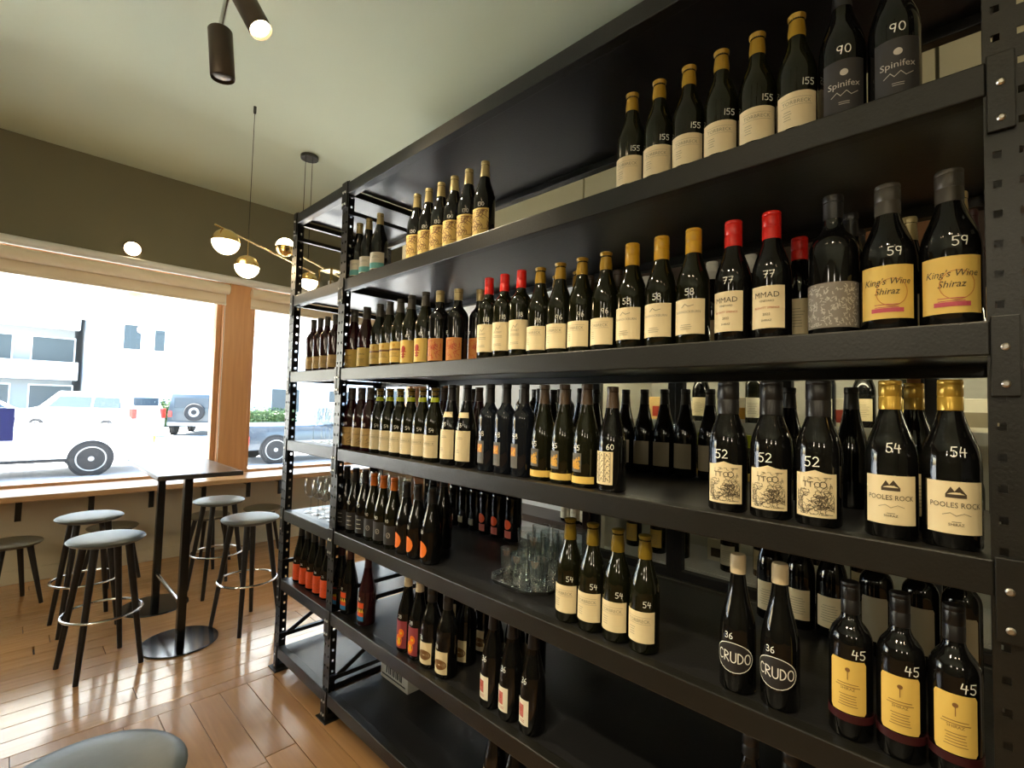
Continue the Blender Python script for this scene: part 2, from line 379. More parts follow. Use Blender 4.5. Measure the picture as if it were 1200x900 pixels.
# ------------------------------------------------------------------ stroke lettering
def arc(cx, cy, rx, ry, a0, a1, n=10): return [(cx+rx*math.cos(math.radians(a0+(a1-a0)*i/n)), cy+ry*math.sin(math.radians(a0+(a1-a0)*i/n))) for i in range(n+1)]
GL = {
 '0': [arc(.3, .5, .27, .48, 100, 460, 16)], '1': [[(.3, 1), (.26, 0)]],
 '2': [arc(.3, .72, .24, .27, 160, -30, 9)+[(.05, .02), (.6, .05)]],
 '3': [arc(.26, .75, .22, .23, 140, -90, 8)+arc(.27, .27, .27, .26, 90, -140, 9)],
 '4': [[(.2, 1), (.05, .45), (.62, .45)], [(.5, .85), (.42, -.02)]],
 '5': [[(.6, 1), (.14, .97), (.1, .58)]+arc(.28, .3, .28, .3, 110, -140, 10)],
 '6': [[(.45, 1)]+arc(.4, .4, .34, .5, 130, 200, 4)+arc(.3, .27, .25, .26, 190, 520, 12)],
 '7': [[(.02, .95), (.6, .97), (.25, 0)], [(.12, .5), (.55, .54)]],
 '8': [arc(.3, .76, .2, .22, -80, 270, 12)+arc(.3, .26, .27, .27, 90, -270, 14)],
 '9': [arc(.28, .7, .24, .26, 20, 340, 12)+[(.53, .95), (.5, .5), (.4, 0)]],
 'C': [arc(.34, .5, .3, .48, 50, 310, 12)], 'R': [[(.08, 0), (.08, 1)]+arc(.1, .74, .4, .25, 90, -90, 8)+[(.56, 0)]],
 'U': [[(.06, 1)]+arc(.31, .3, .25, .3, 180, 360, 8)+[(.56, 1)]], 'D': [[(.08, 0), (.08, 1)]+arc(.08, .5, .46, .49, 90, -90, 12)+[(.08, 0)]],
 'O': [arc(.32, .5, .28, .48, 90, 450, 14)]}
class Flat:                                # 2-D artwork (u across, v up), later wrapped round a bottle
    def __init__(s): s.v = []; s.f = []
    def add(s, vs, fs): k = len(s.v); s.v += vs; s.f += [tuple(k+i for i in f) for f in fs]; return s
    def bar(s, u0_, u1_, v0, v1):
        n = max(1, math.ceil((u1_-u0_)/.007))
        return s.add([(u0_+(u1_-u0_)*i/n, v) for v in (v0, v1) for i in range(n+1)], [(i, i+1, n+2+i, n+1+i) for i in range(n)])
    def stroke(s, pts, wd):
        for i in range(len(pts)-1):
            a = Vector(pts[i]); b = Vector(pts[i+1]); d_ = b-a
            if d_.length < 1e-6: continue
            d_.normalize(); n = Vector((-d_.y, d_.x))*wd/2; e = d_*wd*.35
            s.add([tuple(a-n-e), tuple(b-n+e), tuple(b+n+e), tuple(a+n-e)], [(0, 1, 2, 3)])
        return s
    def write(s, txt, h, uc, v, wd=None, gap=.78):     # hand lettering
        W = h*gap*len(txt); u_ = uc-W/2
        for ch in txt:
            for pl in GL.get(ch, []): s.stroke([(u_+x*h, v+y*h) for x, y in pl], wd or h*.12)
            u_ += h*(.5 if ch == '1' else gap)
        return s
    def text(s, txt, h, uc, v, shear=0, wide=1.0):
        vs_, fs_ = font_mesh(txt); xs = [p[0] for p in vs_]; c = (min(xs)+max(xs))/2
        return s.add([(uc+(x-c)*h*wide+shear*y*h, v+y*h) for x, y in vs_], fs_)
    def disc(s, uc, v, r, n=18, ry=None):
        ry = ry or r; rr = [(uc, v)]+[(uc+r*math.cos(2*PI*i/n), v+ry*math.sin(2*PI*i/n)) for i in range(n)]
        return s.add(rr, [(0, 1+i, 1+(i+1) % n) for i in range(n)])
    def oval(s, uc, v, rx, ry, wd): return s.stroke([(uc+rx*math.cos(2*PI*i/26), v+ry*math.sin(2*PI*i/26)) for i in range(27)], wd)
    def lines(s, uc, v, wd, n, gap=.005, h=.0013):
        for i in range(n): k = wd*random.uniform(.55, 1)/2; s.bar(uc-k, uc+k, v-i*gap, v-i*gap+h)
        return s
    def scribble(s, u0_, u1_, v0, v1, n, wd, seed, seg=5, step=.25):
        rg = random.Random(seed)
        for _ in range(n):
            p = Vector((rg.uniform(u0_, u1_), rg.uniform(v0, v1))); a = rg.uniform(0, 6.28); pts = [tuple(p)]; L = (u1_-u0_)*step/seg*1.6
            for k in range(seg):
                a += rg.uniform(-1.2, 1.4); p = p+Vector((math.cos(a), math.sin(a)))*L
                p.x = min(max(p.x, u0_), u1_); p.y = min(max(p.y, v0), v1); pts.append(tuple(p))
            s.stroke(pts, wd)
        return s
_fonts = {}
def font_mesh(txt):
    if txt not in _fonts:
        cu = bpy.data.curves.new('t', 'FONT'); cu.body = txt; cu.size = 1.4; cu.resolution_u = 2
        ob = bpy.data.objects.new('t', cu); COL.objects.link(ob)
        dg = bpy.context.evaluated_depsgraph_get(); me = bpy.data.meshes.new_from_object(ob.evaluated_get(dg))
        _fonts[txt] = ([(v.co.x, v.co.y) for v in me.vertices], [tuple(p.vertices) for p in me.polygons])
        bpy.data.objects.remove(ob); bpy.data.curves.remove(cu); bpy.data.meshes.remove(me)
    return _fonts[txt]

# ------------------------------------------------------------------ bottles
def profile(shape, H, R):
    if shape == 'burg':
        q = [(0, .80), (.008, .93), (.022, 1), (.30, 1), (.48, 1), (.53, .985), (.58, .93), (.63, .83), (.68, .70), (.73, .575), (.78, .475), (.83, .41), (.88, .375), (.945, .355), (.95, .39), (.985, .39), (1, .36)]
    elif shape == 'slim':
        q = [(0, .80), (.008, .93), (.02, 1), (.28, 1), (.42, 1), (.48, .97), (.54, .89), (.60, .78), (.66, .66), (.72, .56), (.78, .48), (.84, .42), (.90, .385), (.945, .37), (.95, .40), (.985, .40), (1, .37)]
    else:
        q = [(0, .82), (.008, .94), (.02, 1), (.30, 1), (.60, 1), (.63, .985), (.66, .94), (.69, .84), (.715, .70), (.74, .55), (.77, .445), (.81, .395), (.88, .375), (.945, .37), (.95, .41), (.985, .41), (1, .37)]
    return [(r*R, z*H) for z, r in q]
def rad_at(pr, z):
    for (r1, z1), (r2, z2) in zip(pr, pr[1:]):
        if z1 <= z <= z2: return r1+(r2-r1)*(z-z1)/max(1e-6, z2-z1)
    return pr[-1][0]
def wrap(flat, pr, name, m, zbase, off, eps):
    vs_ = []
    for u_, v in flat.v:
        z = zbase+v; r = rad_at(pr, z)+eps; ph = math.radians(off)+u_/pr[3][0]
        vs_.append((-r*math.cos(ph), -r*math.sin(ph), z))
    return MB().add(vs_, flat.f, False).mesh(name, m)
def label_patch(pr, z0, z1, half, off, m, edge=None, eps=.0006):
    n = 18; rows = 5; vs_ = []; fs_ = []
    for i in range(n+1):
        t = i/n*2-1; ph = math.radians(off+half*t)
        a, b = z0, z1
        if edge == 'wave': b = z1+.007*math.cos(t*PI*.5)-.004*abs(math.sin(t*PI))
        if edge == 'round': k = max(0, abs(t)-.88)/.12; a = z0+.006*k*k; b = z1-.006*k*k
        if edge == 'oval': k = math.sqrt(max(0, 1-t**2)); c_ = (z0+z1)/2; a = c_-(c_-z0)*max(k, .02); b = c_+(z1-c_)*max(k, .02)
        for j in range(rows+1):
            z = a+(b-a)*j/rows; r = rad_at(pr, z)+eps; vs_.append((-r*math.cos(ph), -r*math.sin(ph), z))
    for i in range(n):
        for j in range(rows): k = i*(rows+1)+j; fs_.append((k, k+rows+1, k+rows+2, k+1))
    return MB().add(vs_, fs_, True).mesh('label', m)
def cap_mesh(pr, H, style, ln, m):
    rt = pr[-3][0]; z0 = H-ln
    a = rad_at(pr, z0)
    if style == 'screw':
        r = max(rt, a)+.0008
        p = [(a, z0), (r, z0+.001), (r, z0+ln*.42), (r-.0007, z0+ln*.44), (r-.0007, z0+ln*.47), (r, z0+ln*.49), (r, H-.009), (r-.0006, H-.008), (r, H-.007), (r, H-.001), (r-.0012, H+.001), (.002, H+.001)]
    elif style == 'flare':
        r = rt+.0008
        p = [(a+.0006, z0), (a+.001, z0+ln*.3), (r-.0010, H-.014), (r-.0006, H-.009), (r+.0016, H-.006), (r+.0018, H-.001), (r-.001, H+.0005), (.002, H+.0005)]
    elif style == 'wax':
        r = rt+.0016
        p = [(a+.0012, z0), (r, z0+.004), (r, H-.003), (r-.002, H+.002), (.002, H+.003)]
    else:
        r = rt+.0006
        p = [(a+.0005, z0), (r-.0010, H-.018), (r-.0006, H-.014), (r, H-.012), (r, H-.002), (r-.001, H+.0006), (.002, H+.0006)]
    return MB().lathe(p, 22).mesh('capsule' if style == 'foil' else 'screw_cap' if style == 'screw' else 'capsule', m)
ORD = 'first second third fourth fifth sixth seventh eighth ninth tenth'.split()
NUM = 'one two three four five six seven eight nine ten'.split()
class Kind:
    def __init__(s, shape, H, R, glass, cap, label=None, prints=(), price=None, bands=(), extra=()):
        s.H = H; s.pr = pr = profile(shape, H, R); s.R = R
        bm_ = MB().lathe(pr, 28).mesh('glass_body', glass)
        s.parts = [('glass_body', bm_, None)]
        cs, cm_, cl = cap
        s.parts.append(('screw_cap' if cs == 'screw' else 'capsule', cap_mesh(pr, H, cs, cl, cm_), None))
        lab = None
        if label:
            z0, z1, half, off, lm, *e = label
            lab = len(s.parts); s.parts.append(('label', label_patch(pr, z0, z1, half, off, lm, e[0] if e else None), None))
            for fl_, pm in prints: s.parts.append(('print', wrap(fl_, pr, 'print', pm, z0, off, .0013), lab))
        for (z0, z1, half, off, lm, *e) in extra: s.parts.append(('label', label_patch(pr, z0, z1, half, off, lm, e[0] if e else None, .0010), None))
        for (z0, z1, bmn) in bands:
            p = [(rad_at(pr, z)+.0014, z) for z in (z0, (z0+z1)/2, z1)]
            p = [(p[0][0]-.001, z0)]+p+[(p[-1][0]-.001, z1)]
            s.parts.append(('neck_band', MB().lathe(p, 22, cap=False).mesh('neck_band', bmn), None))
        if price:
            tx, off, z, h = price
            s.parts.append(('price_mark', wrap(Flat().write(tx, h*.8, 0, 0, h*.085), pr, 'price_mark', 'p_white', z, off, .0009), None))
        s.proto = None
    def place(s, label, loc, rz, group):
        if s.proto is None:
            o = thing('wine_bottle', label, 'bottle', loc, rz, group); mades = []
            for n_, me, par in s.parts: mades.append(link(n_, me, mades[par] if par is not None else o))
            s.proto = o
        else:
            o = copy_tree(s.proto); o.location = loc; o.rotation_euler = (0, 0, rz); o['label'] = label; o['group'] = group
        BOT.append((o, s.R))
        return o
BOT = []
XF = FX+.070
def row(kind, desc, lev, pxs, group, X=XF, rz=0, jit=3, tail='from the window end', ys=None):
    z = LEV[lev]-.004; n = len(pxs)
    for i, p in enumerate(pxs):
        x = X[i] if isinstance(X, (list, tuple)) else X
        if ys: y = ys[i]
        else: y = min(y_at(p, x, z+.085), P1-PW-.05)
        if n == 1: lb = desc
        elif n == 2: lb = '%s, %s' % (desc, 'nearer the window' if i == 0 else 'farther from the window')
        else: lb = '%s, %s of %s %s' % (desc, ORD[i], NUM[n-1], tail)
        kind.place(lb, (x, y, z), math.radians(rz+random.uniform(-jit, jit)), group)

def torb(price, h=.294, R=.0405, cap=('flare', 'c_oldgold', .052), off=8, poff=42, glass='g_green', bands=(), z0=.022, z1=.10):
    W = 62; hw = R*math.radians(W)
    a = Flat().text('TORBRECK', .0085, 0, .051, wide=.95); b = Flat().bar(-.031, .031, .0635, .0642).bar(-.031, .031, .047, .0477).lines(-.018, .036, .02, 4, .006, .0012)
    return Kind('burg', h, R, glass, cap, (z0, z1, W, off, 'l_cream'), [(a, 'p_grey'), (b, 'p_grey')], (price, poff, z1+.012, .018), bands)
# --- shelf A
k = Kind('burg', .30, .040, 'g_black', ('foil', 'c_champ', .055), (.025, .105, 60, 10, 'l_white'), [(Flat().bar(-.041, .041, .004, .03), 'p_teal'), (Flat().lines(0, .06, .04, 2), 'p_grey')])
row(k, 'dark bottle with white and teal label on highest shelf', 'A', [420, 431, 444], 'teal-labelled bottles', rz=25, tail='from window')
art = Flat().scribble(-.043, .043, .006, .092, 34, .0022, 3, 6, .35)
k = Kind('burg', .305, .041, 'g_black', ('foil', 'c_champ', .06), (.018, .118, 62, 12, 'l_gold'), [(art, 'p_brown')], ('130', 35, .125, .017))
row(k, 'bottle with swirling gold art label on highest shelf', 'A', [488, 501, 515, 531, 548, 567], 'gold art label bottles')
k = torb('155', off=14, poff=50)
row(k, 'gold-capped wine bottle marked 155 on the highest shelf', 'A', [741, 774.5, 808, 846, 887, 932], 'gold-capped bottles marked 155', tail='from window')
a = Flat().text('Spinifex', .013, 0, .052); b0 = Flat().disc(0, .082, .007); b = Flat().stroke([(-.022, .034), (-.012, .042), (-.006, .034), (.004, .043), (.012, .034), (.024, .04)], .0012).lines(0, .02, .022, 2, .004, .001)
k = Kind('burg', .32, .0425, 'g_black', ('foil', 'c_black', .06), (.018, .128, 52, 14, 'l_charcoal'), [(a, 'p_silver'), (b0, 'p_silver'), (b, 'p_silver')], ('90', 16, .14, .022))
row(k, 'tall black wine bottle with black label marked 90', 'A', [985, 1041], 'black bottles marked 90')
# --- shelf B
k = Kind('bord', .30, .037, 'g_maroon', ('foil', 'c_grey', .05), (.02, .085, 50, 20, 'l_tan'), [(Flat().lines(0, .04, .03, 4), 'p_brown')])
row(k, 'dark wine bottle with small tan label in the bay nearest the window', 'B', [361, 367.5, 374.5, 383], 'tan-labelled bottles in the far bay', rz=25, tail='', ys=[2.735, 2.650, 2.565, 2.470])
for o in [o for o in COL.objects if o.name.startswith('wine_bottle') and o['group'] == 'tan-labelled bottles in the far bay']:
    i = [q for q in COL.objects if q.parent is None and q.get('group') == 'tan-labelled bottles in the far bay'].index(o)
    o['label'] = 'dark bottle with small tan label, %s of four, in bay nearest window' % ORD[i]
k = Kind('burg', .30, .040, 'g_maroon', ('screw', 'c_grey', .06), (.012, .10, 62, 18, 'l_yellow'), [(Flat().text('SHIRAZ', .007, 0, .055).lines(0, .035, .035, 4), 'p_brown')])
row(k, 'wine-red bottle with grey screw cap and plain yellow label', 'B', [414, 428.5], 'plain yellow label bottles', rz=12)
k = Kind('burg', .30, .041, 'g_green', ('foil', 'c_grey', .06), (.018, .108, 60, 14, 'l_yellow'), [(Flat().bar(-.04, .04, .052, .060).lines(0, .04, .05, 4), 'p_brown'), (Flat().disc(0, .075, .007), 'p_gold')])
row(k, 'green bottle with lettered yellow label and grey foil', 'B', [444, 455.5, 468], 'lettered yellow label bottles', rz=8)
fig = Flat().disc(0, .058, .011, ry=.014).bar(-.004, .004, .02, .05).bar(-.015, .015, .045, .049).bar(-.012, .012, .034, .038).bar(-.010, .010, .024, .028)
k = Kind('burg', .305, .042, 'g_green', ('foil', 'c_grey', .06), (.012, .108, 60, 10, 'l_yellow'), [(fig, 'p_red')], ('65', 35, .12, .016))
row(k, 'green bottle with a red figure on its yellow label', 'B', [481, 497.5], 'red figure bottles')
k = Kind('bord', .295, .0425, 'g_black', ('foil', 'c_champ', .045), (.012, .10, 52, 14, 'l_orange'), [(Flat().scribble(-.03, .03, .01, .078, 26, .0016, 8), 'p_red')], ('57', -30, .115, .016))
row(k, 'square-shouldered dark bottle with orange patterned label', 'B', [515, 537.5, 559], 'orange patterned label bottles', X=[XF, XF+.03, XF+.08], rz=8)
hd = Flat().text('GROSSET', .006, 0, .06).lines(0, .05, .04, 2).stroke([(-.01, .065), (-.002, .08), (.004, .072), (.012, .084)], .0015).lines(0, .022, .045, 2)
k = Kind('bord', .30, .0385, 'g_green', ('screw', 'c_red', .06), (.03, .128, 66, 8, 'l_cream'), [(hd, 'p_grey')], ('118', 42, .138, .018))
row(k, 'red-capped green bottle with cream label marked 118', 'B', [572, 589.5, 609.5], 'red-capped bottles marked 118', tail='from window')
k = torb('96', off=6, poff=36, z0=.022, z1=.098)
row(k, 'gold-capped wine bottle marked 96 standing in front', 'B', [632, 656, 680.5, 709], 'gold-capped bottles marked 96')
row(k, 'gold-capped wine bottle marked 96 in the second rank', 'B', [652, 676], 'rear gold-capped bottles marked 96', X=XF+.11)
bb = Flat().text('BANNOCKBURN', .0062, 0, .052, wide=.95).lines(-.004, .022, .03, 3); bd = Flat().stroke([(-.014, .066), (-.006, .074), (.002, .068), (.014, .071)], .0018)
k = Kind('burg', .30, .041, 'g_green', ('screw', 'c_gold', .062), (.030, .117, 60, 4, 'l_cream'), [(bb, 'p_grey'), (bd, 'p_grey')], ('58', 12, .126, .02))
row(k, 'bottle with matt gold screw cap and price 58', 'B', [740, 774.5, 812], 'gold screw cap bottles marked 58')
mm0 = Flat().text('MMAD', .0125, 0, .068); mm = Flat().text('VINEYARD', .0045, 0, .058).text('2022', .0055, 0, .028).text('SHIRAZ', .0045, 0, .015); m2 = Flat().text('BLEWITT SPRINGS', .0045, 0, .043)
k = Kind('burg', .296, .041, 'g_black', ('screw', 'c_red', .062), (.028, .122, 52, 0, 'l_cream'), [(mm0, 'p_ink'), (mm, 'p_ink'), (m2, 'p_red')], ('77', 8, .14, .02))
row(k, 'red-capped dark bottle with cream label marked 77', 'B', [859, 904], 'red-capped bottles marked 77')
k = Kind('bord', .30, .045, 'g_black', ('foil', 'c_black', .05), (.018, .11, 80, 4, 'l_stone'), [(Flat().scribble(-.055, .055, .004, .088, 210, .0015, 12, 3, .035), 'p_silver')])
row(k, 'stout black bottle with speckled stone-grey label', 'B', [981], 'single bottle')
kw = Flat().text("King's Wine", .0125, 0, .065, .25, .88).text('Shiraz', .0125, 0, .046, .25, .9); k2 = Flat().bar(-.024, .026, .012, .020).lines(0, .026, .04, 2); k3 = Flat().oval(.008, .05, .024, .026, .0014)
k = Kind('burg', .295, .0445, 'g_black', ('screw', 'c_grey', .06), (.026, .128, 60, 4, 'l_yellow'), [(kw, 'p_ink'), (k2, 'p_crimson'), (k3, 'l_orange')], ('59', 22, .146, .021))
row(k, 'large bottle with script lettering on yellow label marked 59', 'B', [1041, 1108], 'script label bottles marked 59')
# second ranks on shelf B
plain = {}
def plain_kind(shape, glass, cs, cc, lm=None, H=.30, R=.039):
    key = (shape, glass, cs, cc, lm, H)
    if key not in plain: plain[key] = Kind(shape, H, R, glass, (cs, cc, .055), (.03, .115, 50, 0, lm) if lm else None, [(Flat().lines(0, .06, .045, 7, .007), 'p_grey')] if lm else ())
    return plain[key]
row(plain_kind('burg', 'g_black', 'screw', 'c_white', 'l_cream'), 'white-capped bottle in back rank of the upper shelf', 'B', [757, 834, 848, 879, 889], 'white-capped back rank', X=[XF+.33, XF+.30, XF+.4, XF+.3, XF+.38], tail='from window')
row(plain_kind('burg', 'g_black', 'screw', 'c_red', 'l_cream', .27), 'short red-capped bottle behind the stone-grey labelled one', 'B', [937], 'single bottle', X=XF+.14)
row(plain_kind('burg', 'g_black', 'foil', 'c_black'), 'plain dark bottle behind the stone-grey labelled bottle', 'B', [997, 1006], 'dark back rank bottles', X=[XF+.13, XF+.26])
row(plain_kind('burg', 'g_black', 'foil', 'c_champ', 'l_cream'), 'pale-topped bottle hidden behind the script label pair', 'B', [1066, 1124], 'pale-topped hidden bottles', X=[XF+.24, XF+.14])
row(plain_kind('burg', 'g_maroon', 'foil', 'c_maroon', 'l_cream', .29), 'bottle with dark red foil beside the perforated rack post', 'B', [1137], 'single bottle', X=XF+.24)
row(plain_kind('bord', 'g_maroon', 'foil', 'c_brown'), 'brown-foiled bottle behind the lettered yellow label bottles', 'B', [449, 478], 'brown-foiled back rank', X=XF+.13)
row(plain_kind('bord', 'g_black', 'foil', 'c_brown'), 'dark bottle behind the first gold-capped pair', 'B', [690, 723], 'dark hidden upper-shelf bottles', X=XF+.2)
# --- shelf C
k = Kind('burg', .30, .041, 'g_maroon', ('screw', 'c_grey', .058), (.02, .108, 66, 16, 'l_tan'), [(Flat().lines(0, .06, .05, 2).scribble(-.03, .03, .012, .04, 8, .0016, 5), 'p_brown')], ('48', 10, .118, .018))
row(k, 'wine-red bottle with tan label marked 48', 'C', [411, 422.5, 434.5], 'tan label bottles marked 48', rz=10)
k = torb('54', off=16, poff=40, cap=('flare', 'c_olive', .03), bands=((.238, .256, 'c_lime'),), z0=.02, z1=.108)
row(k, 'lime-banded green bottle with cream label marked 54', 'C', [445, 455.5, 467, 479.5, 492.5, 508], 'lime-banded bottles marked 54', tail='from window')
k = Kind('slim', .305, .039, 'g_black', ('foil', 'c_black', .06), (.025, .135, 58, 10, 'l_cream'), [(Flat().lines(0, .085, .035, 2).lines(-.01, .04, .02, 3), 'p_grey')], ('55', 5, .148, .017), extra=((.182, .202, 52, 8, 'l_cream'),))
row(k, 'slim dark bottle with cream neck label and price 55', 'C', [528, 546], 'neck-labelled bottles marked 55')
k = Kind('bord', .305, .0395, 'g_blue', ('foil', 'c_black', .065), (.03, .108, 30, -14, 'l_mid'), [(Flat().bar(-.014, .014, .038, .066), 'l_orange'), (Flat().scribble(-.012, .012, .042, .062, 8, .0018, 4), 'p_yellow')], ('48', 0, .125, .02))
row(k, 'straight dark bottle with small orange square label marked 48', 'C', [573, 592, 613], 'orange square label bottles', tail='')
for i, o in enumerate([q for q in COL.objects if q.parent is None and q.get('group') == 'orange square label bottles']): o['label'] = 'straight dark bottle with small orange square, %s of three from the window end' % ORD[i]
k = Kind('slim', .300, .0395, 'g_green', ('foil', 'c_brown', .06), (.046, .10, 26, -8, 'l_mid'), [(Flat().scribble(-.012, .012, .01, .045, 14, .0042, 9, 4, .5), 'p_gold')], ('45', -4, .108, .018), extra=((.014, .034, 66, 8, 'l_yellow'),))
row(k, 'olive bottle with yellow base strip marked 45', 'C', [637, 660, 686.5], 'yellow strip bottles marked 45')
mz = Flat()
rg = random.Random(2)
for i in range(3):
    for j in range(5):
        u_, v = -.027+i*.018, .008+j*.016
        mz.stroke([(u_, v), (u_+.016, v), (u_+.016, v+.014), (u_, v+.014), (u_, v)], .0012)
        mz.stroke([(u_+.004, v+.003), (u_+rg.uniform(.004, .012), v+.011), (u_+.012, v+rg.uniform(.003, .011))], .0016)
k = Kind('slim', .292, .040, 'g_black', ('foil', 'c_brown', .06), (.022, .112, 46, -8, 'l_cream'), [(mz, 'p_ink')], ('60', 28, .118, .018))
row(k, 'dark bottle with maze-like drawing on cream label marked 60', 'C', [717], 'single bottle')
kb = plain_kind('slim', 'g_black', 'foil', 'c_black', 'l_backg', .305)
row(kb, 'dark bottle showing a dull grey back label, middle shelf', 'C', [735, 753.5, 777, 803, 832], 'grey back label bottles on the middle shelf', X=RX-.075, tail='')
for i, o in enumerate([q for q in COL.objects if q.parent is None and q.get('group') == 'grey back label bottles on the middle shelf']): o['label'] = 'dark bottle with dull grey back label, %s of five, middle shelf rear rank' % ORD[i]
row(plain_kind('slim', 'g_black', 'foil', 'c_black', None, .305), 'plain black bottle at the back of the middle shelf', 'C', [632, 648, 680, 698], 'plain black rear bottles', X=[RX-.2, RX-.1, RX-.2, RX-.08], tail='')
for i, o in enumerate([q for q in COL.objects if q.parent is None and q.get('group') == 'plain black rear bottles']): o['label'] = 'plain black bottle behind yellow-strip bottles, %s of four from window end' % ORD[i]
row(plain_kind('slim', 'g_maroon', 'foil', 'c_brown', None, .30), 'dark bottle in the second rank behind the neck-labelled pair', 'C', [519, 560, 553], 'second rank middle shelf bottles', X=[XF+.12, XF+.1, XF+.22], tail='')
for i, o in enumerate([q for q in COL.objects if q.parent is None and q.get('group') == 'second rank middle shelf bottles']): o['label'] = 'dark brown bottle behind the neck-labelled pair, %s of three from window end' % ORD[i]
ar = Flat().scribble(-.034, .034, .006, .055, 90, .0009, 21, 6, .2); ar2 = Flat().text('TTO', .012, -.006, .060).oval(.014, .066, .006, .006, .0016).scribble(-.02, .03, .05, .08, 14, .0008, 5)
k = Kind('burg', .30, .0425, 'g_black', ('screw', 'c_black', .075), (.022, .11, 54, 6, 'l_cream', 'wave'), [(ar, 'p_ink'), (ar2, 'p_ink')], ('52', 0, .124, .024))
row(k, 'black bottle with ornate drawing on curved cream label marked 52', 'C', [853, 903.5, 959], 'ornate label bottles marked 52', tail='')
for i, o in enumerate([q for q in COL.objects if q.parent is None and q.get('group') == 'ornate label bottles marked 52']): o['label'] = 'black bottle with ornate curved label marked 52, %s of three from window end' % ORD[i]
pk = Flat().text('POOLES ROCK', .0092, 0, .045, wide=.84); ps = Flat().text('SHIRAZ', .0045, 0, .014); pm_ = Flat().bar(-.014, .014, .062, .068)
pm_.add([(-.014, .068), (-.007, .081), (-.002, .073), (.004, .082), (.014, .068)], [(0, 1, 2), (0, 2, 4), (2, 3, 4)])
pg = Flat().stroke([(-.018, .032), (-.008, .036), (0, .031), (.01, .036), (.02, .032)], .001).lines(0, .02, .02, 1)
k = Kind('burg', .298, .0418, 'g_black', ('screw', 'c_brass', .055), (.03, .12, 58, 8, 'l_cream'), [(pk, 'p_ink'), (ps, 'p_ink'), (pm_, 'p_ink'), (pg, 'p_grey')], ('54', 16, .163, .021))
row(k, 'brass-capped bottle with mountain emblem label marked 54', 'C', [1044, 1115], 'mountain emblem bottles')
row(plain_kind('slim', 'g_black', 'foil', 'c_black', None, .30), 'plain black bottle between or behind the ornate label bottles', 'C', [925, 998], 'plain black bottles behind ornate labels', X=[XF+.30, XF+.30])
row(plain_kind('burg', 'g_black', 'screw', 'c_brass', 'l_cream'), 'brass-capped bottle standing behind the mountain emblem pair', 'C', [1072], 'single bottle', X=XF+.14)
# --- shelf D
k = Kind('slim', .305, .0385, 'g_black', ('foil', 'c_black', .06), (.02, .10, 58, 10, 'l_black'), [(Flat().lines(0, .06, .03, 3, .02, .003), 'p_silver')], ('40', 0, .138, .02))
row(k, 'black bottle with black label marked 40', 'D', [405, 415.5, 427], 'black label bottles marked 40', rz=8)
k = Kind('slim', .30, .0385, 'g_green', ('foil', 'c_orange', .055), (.02, .10, 58, 10, 'l_charcoal'), [(Flat().oval(.008, .04, .008, .010, .002).stroke([(.004, .035), (.012, .045)], .0015), 'p_silver')], ('40', 8, .112, .017))
row(k, 'orange-topped dark bottle with charcoal label', 'D', [436.5, 448, 460.5], 'orange-topped bottles', rz=6)
k = Kind('slim', .292, .0395, 'g_black', ('foil', 'c_black', .06), None, (), ('38', -12, .118, .018), extra=((.026, .088, 46, -14, 'l_circle', 'oval'),))
row(k, 'black bottle with large orange circle label marked 38', 'D', [475, 488.5, 505], 'orange circle label bottles', tail='')
for i, o in enumerate([q for q in COL.objects if q.parent is None and q.get('group') == 'orange circle label bottles']): o['label'] = 'black bottle with large orange circle in front rank, %s of three from window' % ORD[i]
row(plain_kind('slim', 'g_black', 'foil', 'c_black', None, .32), 'tall plain black bottle behind the orange circle bottles', 'D', [507, 518], 'tall plain bottles behind orange circles', X=XF+.16)
k = Kind('bord', .305, .038, 'g_black', ('foil', 'c_black', .06), (.03, .06, 30, -6, 'l_backg'), ())
row(k, 'black bottle with tiny grey label near the rack back', 'D', [534.5, 545.5, 558.5], 'tiny grey label bottles', X=RX-.075, tail='')
for i, o in enumerate([q for q in COL.objects if q.parent is None and q.get('group') == 'tiny grey label bottles']): o['label'] = 'black bottle with tiny grey label in rear rank, %s of three from window' % ORD[i]
k = Kind('bord', .305, .039, 'g_black', ('foil', 'c_black', .06), (.018, .05, 34, -6, 'l_pink'), (), None, extra=((.056, .10, 34, -6, 'l_hot', 'oval'),))
row(k, 'rear', 'D', [570.5, 585, 601.5], 'small red dot bottles', X=RX-.075, tail='')
for i, o in enumerate([q for q in COL.objects if q.parent is None and q.get('group') == 'small red dot bottles']): o['label'] = 'black bottle with red dot over pink label in rear rank, %s of three' % ORD[i]
k = torb('54', off=10, poff=42, cap=('flare', 'c_olive', .06), glass='g_green', z0=.03, z1=.108, R=.039)
row(k, 'olive-foiled bottle marked 54 beside the tumbler tray', 'D', [667, 693.5, 723, 755], 'olive-foiled bottles marked 54')
cr = Flat().write('CRUDO', .0215, .002, -.010, .0021, .68); co = Flat().oval(0, 0, .0425, .032, .0015)
k = Kind('slim', .296, .0382, 'g_black', ('wax', 'c_cream', .04), (.045, .111, 64, 2, 'l_black', 'oval'), [], ('36', -10, .118, .016))
k.parts.append(('print', wrap(cr, k.pr, 'print', 'p_white', .078, 2, .0013), 2)); k.parts.append(('print', wrap(co, k.pr, 'print', 'p_white', .078, 2, .0013), 2))
row(k, 'black bottle with cream wax top and oval black label', 'D', [864.5, 914], 'cream wax top bottles')
yb = Flat().disc(0, .082, .004).stroke([(0, .08), (0, .064)], .0012).text('SHIRAZ', .005, 0, .044).lines(0, .055, .045, 2, .005, .0012).lines(0, .034, .035, 5, .005, .0011)
